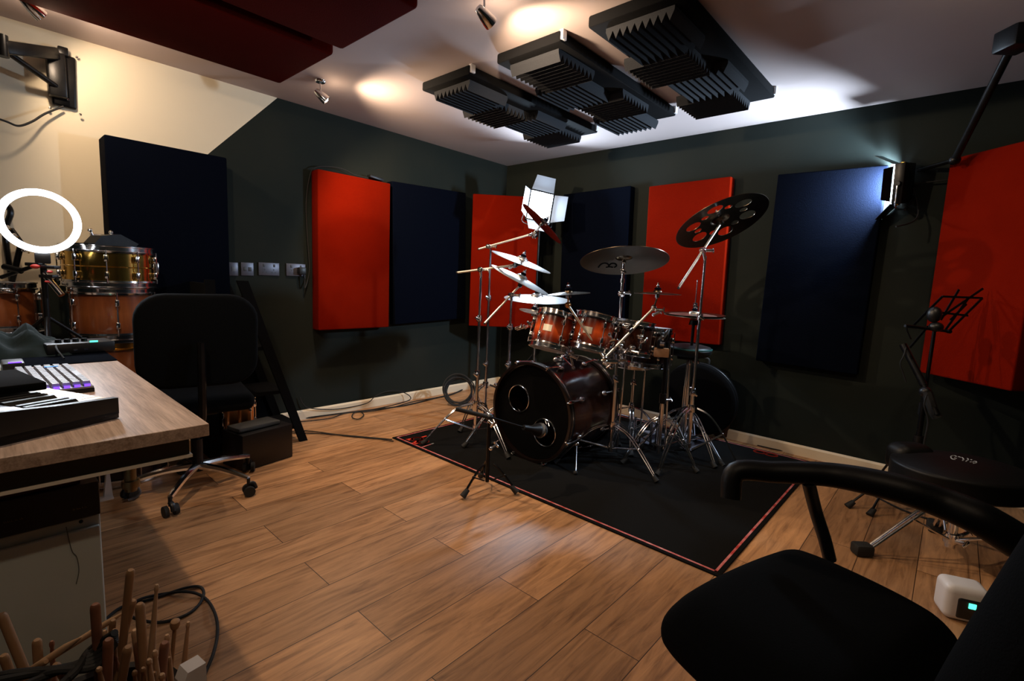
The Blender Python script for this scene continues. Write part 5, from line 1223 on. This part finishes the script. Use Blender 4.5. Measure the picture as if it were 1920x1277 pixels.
bmesh.ops.transform(tb,matrix=Matrix.Translation(V((BT.x,BT.y,zs)))@R0.to_4x4(),verts=tb.verts); bb.add(tb)
seat=bb.build('seat','leather',t); md_=seat.modifiers.new('smooth','SUBSURF'); md_.levels=1; md_.render_levels=2
bb=MB(); tb=bmesh.new(); bmesh.ops.create_cube(tb,size=1); bmesh.ops.scale(tb,vec=(.165,.12,.13),verts=tb.verts); bmesh.ops.bevel(tb,geom=tb.edges[:],offset=.045,segments=5,profile=.5,affect='EDGES')
bp_=at(1705,858,2.16); bmesh.ops.transform(tb,matrix=Matrix.Translation(bp_)@R0.to_4x4(),verts=tb.verts); bb.add(tb); bb.build('back_pad','leather',t)
MB().path([at(1712,880,2.14),at(1705,905,2.10),at(1740,915,2.04)],.014).build('back_pad_arm','black_metal',t)
MB().tube(BT+V((0,0,.06)),BT+V((0,0,.33)),.018).tube(BT+V((0,0,.30)),BT+V((0,0,zs-.04)),.0125).build('column','chrome',t)
MB().lathe([(0,-.02),(.032,-.02),(.034,0),(.030,.025),(0,.025)],BT+V((0,0,.30)),n=24).build('collar','black_metal',t)
MB().box(BT+V((0,0,zs-.06)),(.18,.14,.02),bev=.004).build('seat_bracket','black_metal',t)
ft=fl(1612,1040)
rot_=math.atan2(ft.y-BT.y,ft.x-BT.x); radT=(ft-BT).length*.98
def thr_leg(a,rad):
    d=V((math.cos(a),math.sin(a),0)); s=V((-d.y,d.x,0))*.013; b=MB()
    for sg in (-1,1): b.tube(BT+V((0,0,.30))+d*.035+s*sg,BT+d*(rad-.03)+V((0,0,.035))+s*sg*.7,.0065,n=8).tube(BT+V((0,0,.10))+d*.02+s*sg,BT+d*rad*.5+V((0,0,.175))+s*sg,.005,n=8)
    l=b.build('leg','chrome',t)
    tb=MB().box(BT+d*rad+V((0,0,.026)),(.075,.055,.050),rot=Rz(a),bev=.012); tb.build('rubber_foot','rubber',l)
for k in range(3): thr_leg(rot_+k*2*PI/3,radT if k==0 else .30)
MB().lathe([(0,-.02),(.026,-.02),(.028,0),(.026,.02),(0,.02)],BT+V((0,0,.10)),n=20).build('lower_collar','chrome',t)
wing(t,BT+V((-.03,-.03,.10)),(-1,-1,.3)); wing(t,BT+V((.03,-.04,.12)),(1,-.6,.3))
# lettering on the front edge of the seat: an outlined oval with small letters
def seatpt(x,y):
    return at(x,y,1.86)
decal(seat,[[(1794,856.5),(1789,854.5),(1784,855.5),(1783,858),(1786,861),(1791,862)],[(1789,859),(1794,860)],[(1797,856.5),(1802,858)],[(1804,858),(1807,861),(1805,864)],[(1811,865.5),(1816,862),(1814,860)],[(1820,862),(1823,863)],[(1819,866.5),(1826,867)],[(1826,865),(1831,866),(1830,868.5),(1825,869)]],1.1,'logo_ink','white_lettering')
# chair in the foreground: loop arm, seat, back
SEAT=V((.98,.06,0))
f=V((-math.cos(math.radians(30)),math.sin(math.radians(30)),0))
t=thing('office_armchair','large black leather armchair with a looped arm in the lower right foreground','armchair',(1.0,.0,0))
# far arm loop, seen above the seat
def cpt(x,y,z): return fl(x,y,z)
arm=[(1380,885,.66),(1450,885,.67),(1516,887,.68),(1570,892,.685),(1630,903,.69),(1700,920,.69),(1770,944,.68),(1840,974,.67),(1910,1016,.64)]
pts=[cpt(*a) for a in arm]
MB().path([pts[0]+V((-.02,.0,-.06))]+pts,lambda u:.0225+.012*u,n=16).build('arm_pad','leather',t)
MB().path([cpt(1516,905,.66),cpt(1530,960,.58),cpt(1546,1010,.52),cpt(1556,1050,.47)],.014,n=10).build('arm_post','black_plastic',t)
# seat
def slab(name,corners,th,m,bev=.03):
    """rounded cushion from 4 top corners"""
    tb=bmesh.new(); n_=10
    a,b_,c,d=[V(x) for x in corners]; N0=(b_-a).cross(d-a).normalized()
    if N0.z<0 and abs(N0.z)>.3: N0=-N0
    g_=[[None]*(n_+1) for _ in range(n_+1)]; h_=[[None]*(n_+1) for _ in range(n_+1)]
    for i in range(n_+1):
        for j in range(n_+1):
            u,v=i/n_,j/n_; uu,vv=2*u-1,2*v-1
            su=uu*math.sqrt(1-vv*vv*.16); sv=vv*math.sqrt(1-uu*uu*.16); u2,v2=(su+1)/2,(sv+1)/2
            p=a*(1-u2)*(1-v2)+b_*u2*(1-v2)+c*u2*v2+d*(1-u2)*v2
            e_=max(abs(uu),abs(vv)); puff=.022*(1-uu**4)*(1-vv**4)
            dr=th*.28*max(0,(e_-.78)/.22)**2
            g_[i][j]=tb.verts.new(p+N0*(puff-dr)); h_[i][j]=tb.verts.new(p-N0*(th-dr*.8))
    for i in range(n_):
        for j in range(n_):
            tb.faces.new((g_[i][j],g_[i+1][j],g_[i+1][j+1],g_[i][j+1])); tb.faces.new((h_[i][j],h_[i][j+1],h_[i+1][j+1],h_[i+1][j]))
    for i in range(n_):
        for (A_,B_) in (((i,0),(i+1,0)),((i+1,n_),(i,n_)),((0,i+1),(0,i)),((n_,i),(n_,i+1))):
            tb.faces.new((g_[A_[0]][A_[1]],h_[A_[0]][A_[1]],h_[B_[0]][B_[1]],g_[B_[0]][B_[1]]))
    bb=MB(); bb.add(tb); o=bb.build(name,m,t); md=o.modifiers.new('smooth','SUBSURF'); md.levels=1; md.render_levels=2; return o
zs_=.50
s1=cpt(1480,1000,zs_); s2=cpt(1850,1170,zs_); 
w_=(s2-s1); ed=w_.normalized(); pe=V((ed.y,-ed.x,0))
if pe.dot(-s1)<0: pe=-pe
slab('seat',[s1,s2,s2+pe*.50,s1+pe*.50],.13,'cushion')
# backrest rising at the right
bk=s2+ed*.02
slab('backrest',[bk+V((0,0,-.06)),bk+pe*.50+V((0,0,-.06)),bk+pe*.48+ed*.16+V((0,0,.58)),bk+ed*.16+pe*.02+V((0,0,.58))],.12,'cushion')
cc=(s1+s2)/2+pe*.25; cc.z=0
MB().tube(cc+V((0,0,.10)),cc+V((0,0,zs_-.12)),.028).build('gas_column','black_metal',t)
MB().box(cc+V((0,0,zs_-.15)),(.26,.22,.04),bev=.01).build('seat_plate','black_metal',t)
for k in range(5):
    a=.9+k*2*PI/5; d=V((math.cos(a),math.sin(a),0))
    MB().path([cc+V((0,0,.12)),cc+d*.15+V((0,0,.11)),cc+d*.28+V((0,0,.085))],lambda u:.022-.008*u,n=8).build('star_leg','black_plastic',t)
    castor(t,cc+d*.28,a+.5)
# near arm
na=[p+pe*.50 for p in pts[1:]]
# white device with green light
dv=fl(1800,1150); dp=at(1803,1120,1.70)
t=thing('air_freshener','small white rounded device with a black face and a green light','device',(dp.x,dp.y,0))
zt=at(1790,1088,1.70).z
tb=bmesh.new(); bmesh.ops.create_cube(tb,size=1); bmesh.ops.scale(tb,vec=(.125,.10,zt),verts=tb.verts); bmesh.ops.bevel(tb,geom=tb.edges[:],offset=.024,segments=5,profile=.5,affect='EDGES')
Rd=Rz(YAW-PI/2-.38)
bmesh.ops.transform(tb,matrix=Matrix.Translation(V((dp.x,dp.y,zt/2)))@Rd.to_4x4(),verts=tb.verts); bb=MB(); bb.add(tb); bb.build('case','white_plastic',t)
fr=Rd@V((0,-1,0)); rr3=Rd@V((1,0,0))
tb=bmesh.new(); bmesh.ops.create_cube(tb,size=1); bmesh.ops.scale(tb,vec=(.085,.02,max(.05,zt-.05)),verts=tb.verts); bmesh.ops.bevel(tb,geom=tb.edges[:],offset=.008,segments=3,profile=.5,affect='EDGES')
bmesh.ops.transform(tb,matrix=Matrix.Translation(V((dp.x,dp.y,zt/2-.01))+fr*.044+rr3*.012)@Rd.to_4x4(),verts=tb.verts); bb=MB(); bb.add(tb); bb.build('black_face','black_plastic',t)
MB().box(V((dp.x,dp.y,zt*.56))+fr*.056+rr3*.008,(.020,.004,.018),rot=Rd,bev=.001).build('green_light','led_green',t)
# cable under the right part of the floor
single('floor_cable',MB().path([fl(x,y,.006) for x,y in ((1518,856),(1560,862),(1600,875),(1640,905),(1560,895),(1600,910),(1640,930),(1690,955),(1745,974),(1800,985))],.0045,n=6),'rubber','black cable curving over the wooden floor behind the armchair arm','cable')
single('floor_cable',MB().path([fl(x,y,.006) for x,y in ((1420,835),(1470,846),(1530,856),(1600,872),(1650,882))],.004,n=6),'rubber','black cable lying along the right skirting board','cable')
# ---------------------------------------------------------------- camera, world, view
cd=bpy.data.cameras.new('camera'); cam=bpy.data.objects.new('camera',cd); C.objects.link(cam)
cd.sensor_width=36; cd.lens=FPX/1920*36; cd.clip_start=.02
cam.matrix_world=Matrix.Translation(CAM)@frame(rt,up,-fw).to_4x4()
bpy.context.scene.camera=cam
w=bpy.data.worlds.new('world'); bpy.context.scene.world=w; w.use_nodes=True
w.node_tree.nodes['Background'].inputs[0].default_value=(0,0,0,1); w.node_tree.nodes['Background'].inputs[1].default_value=0
sc=bpy.context.scene
sc.view_settings.view_transform='Standard'; sc.view_settings.look='None'; sc.view_settings.gamma=1; sc.view_settings.use_curve_mapping=False
sc.view_settings.exposure=0.35
sc.cycles.use_denoising=True
sc.cycles.max_bounces=6; sc.cycles.diffuse_bounces=3; sc.cycles.glossy_bounces=3
sc.cycles.sample_clamp_indirect=4
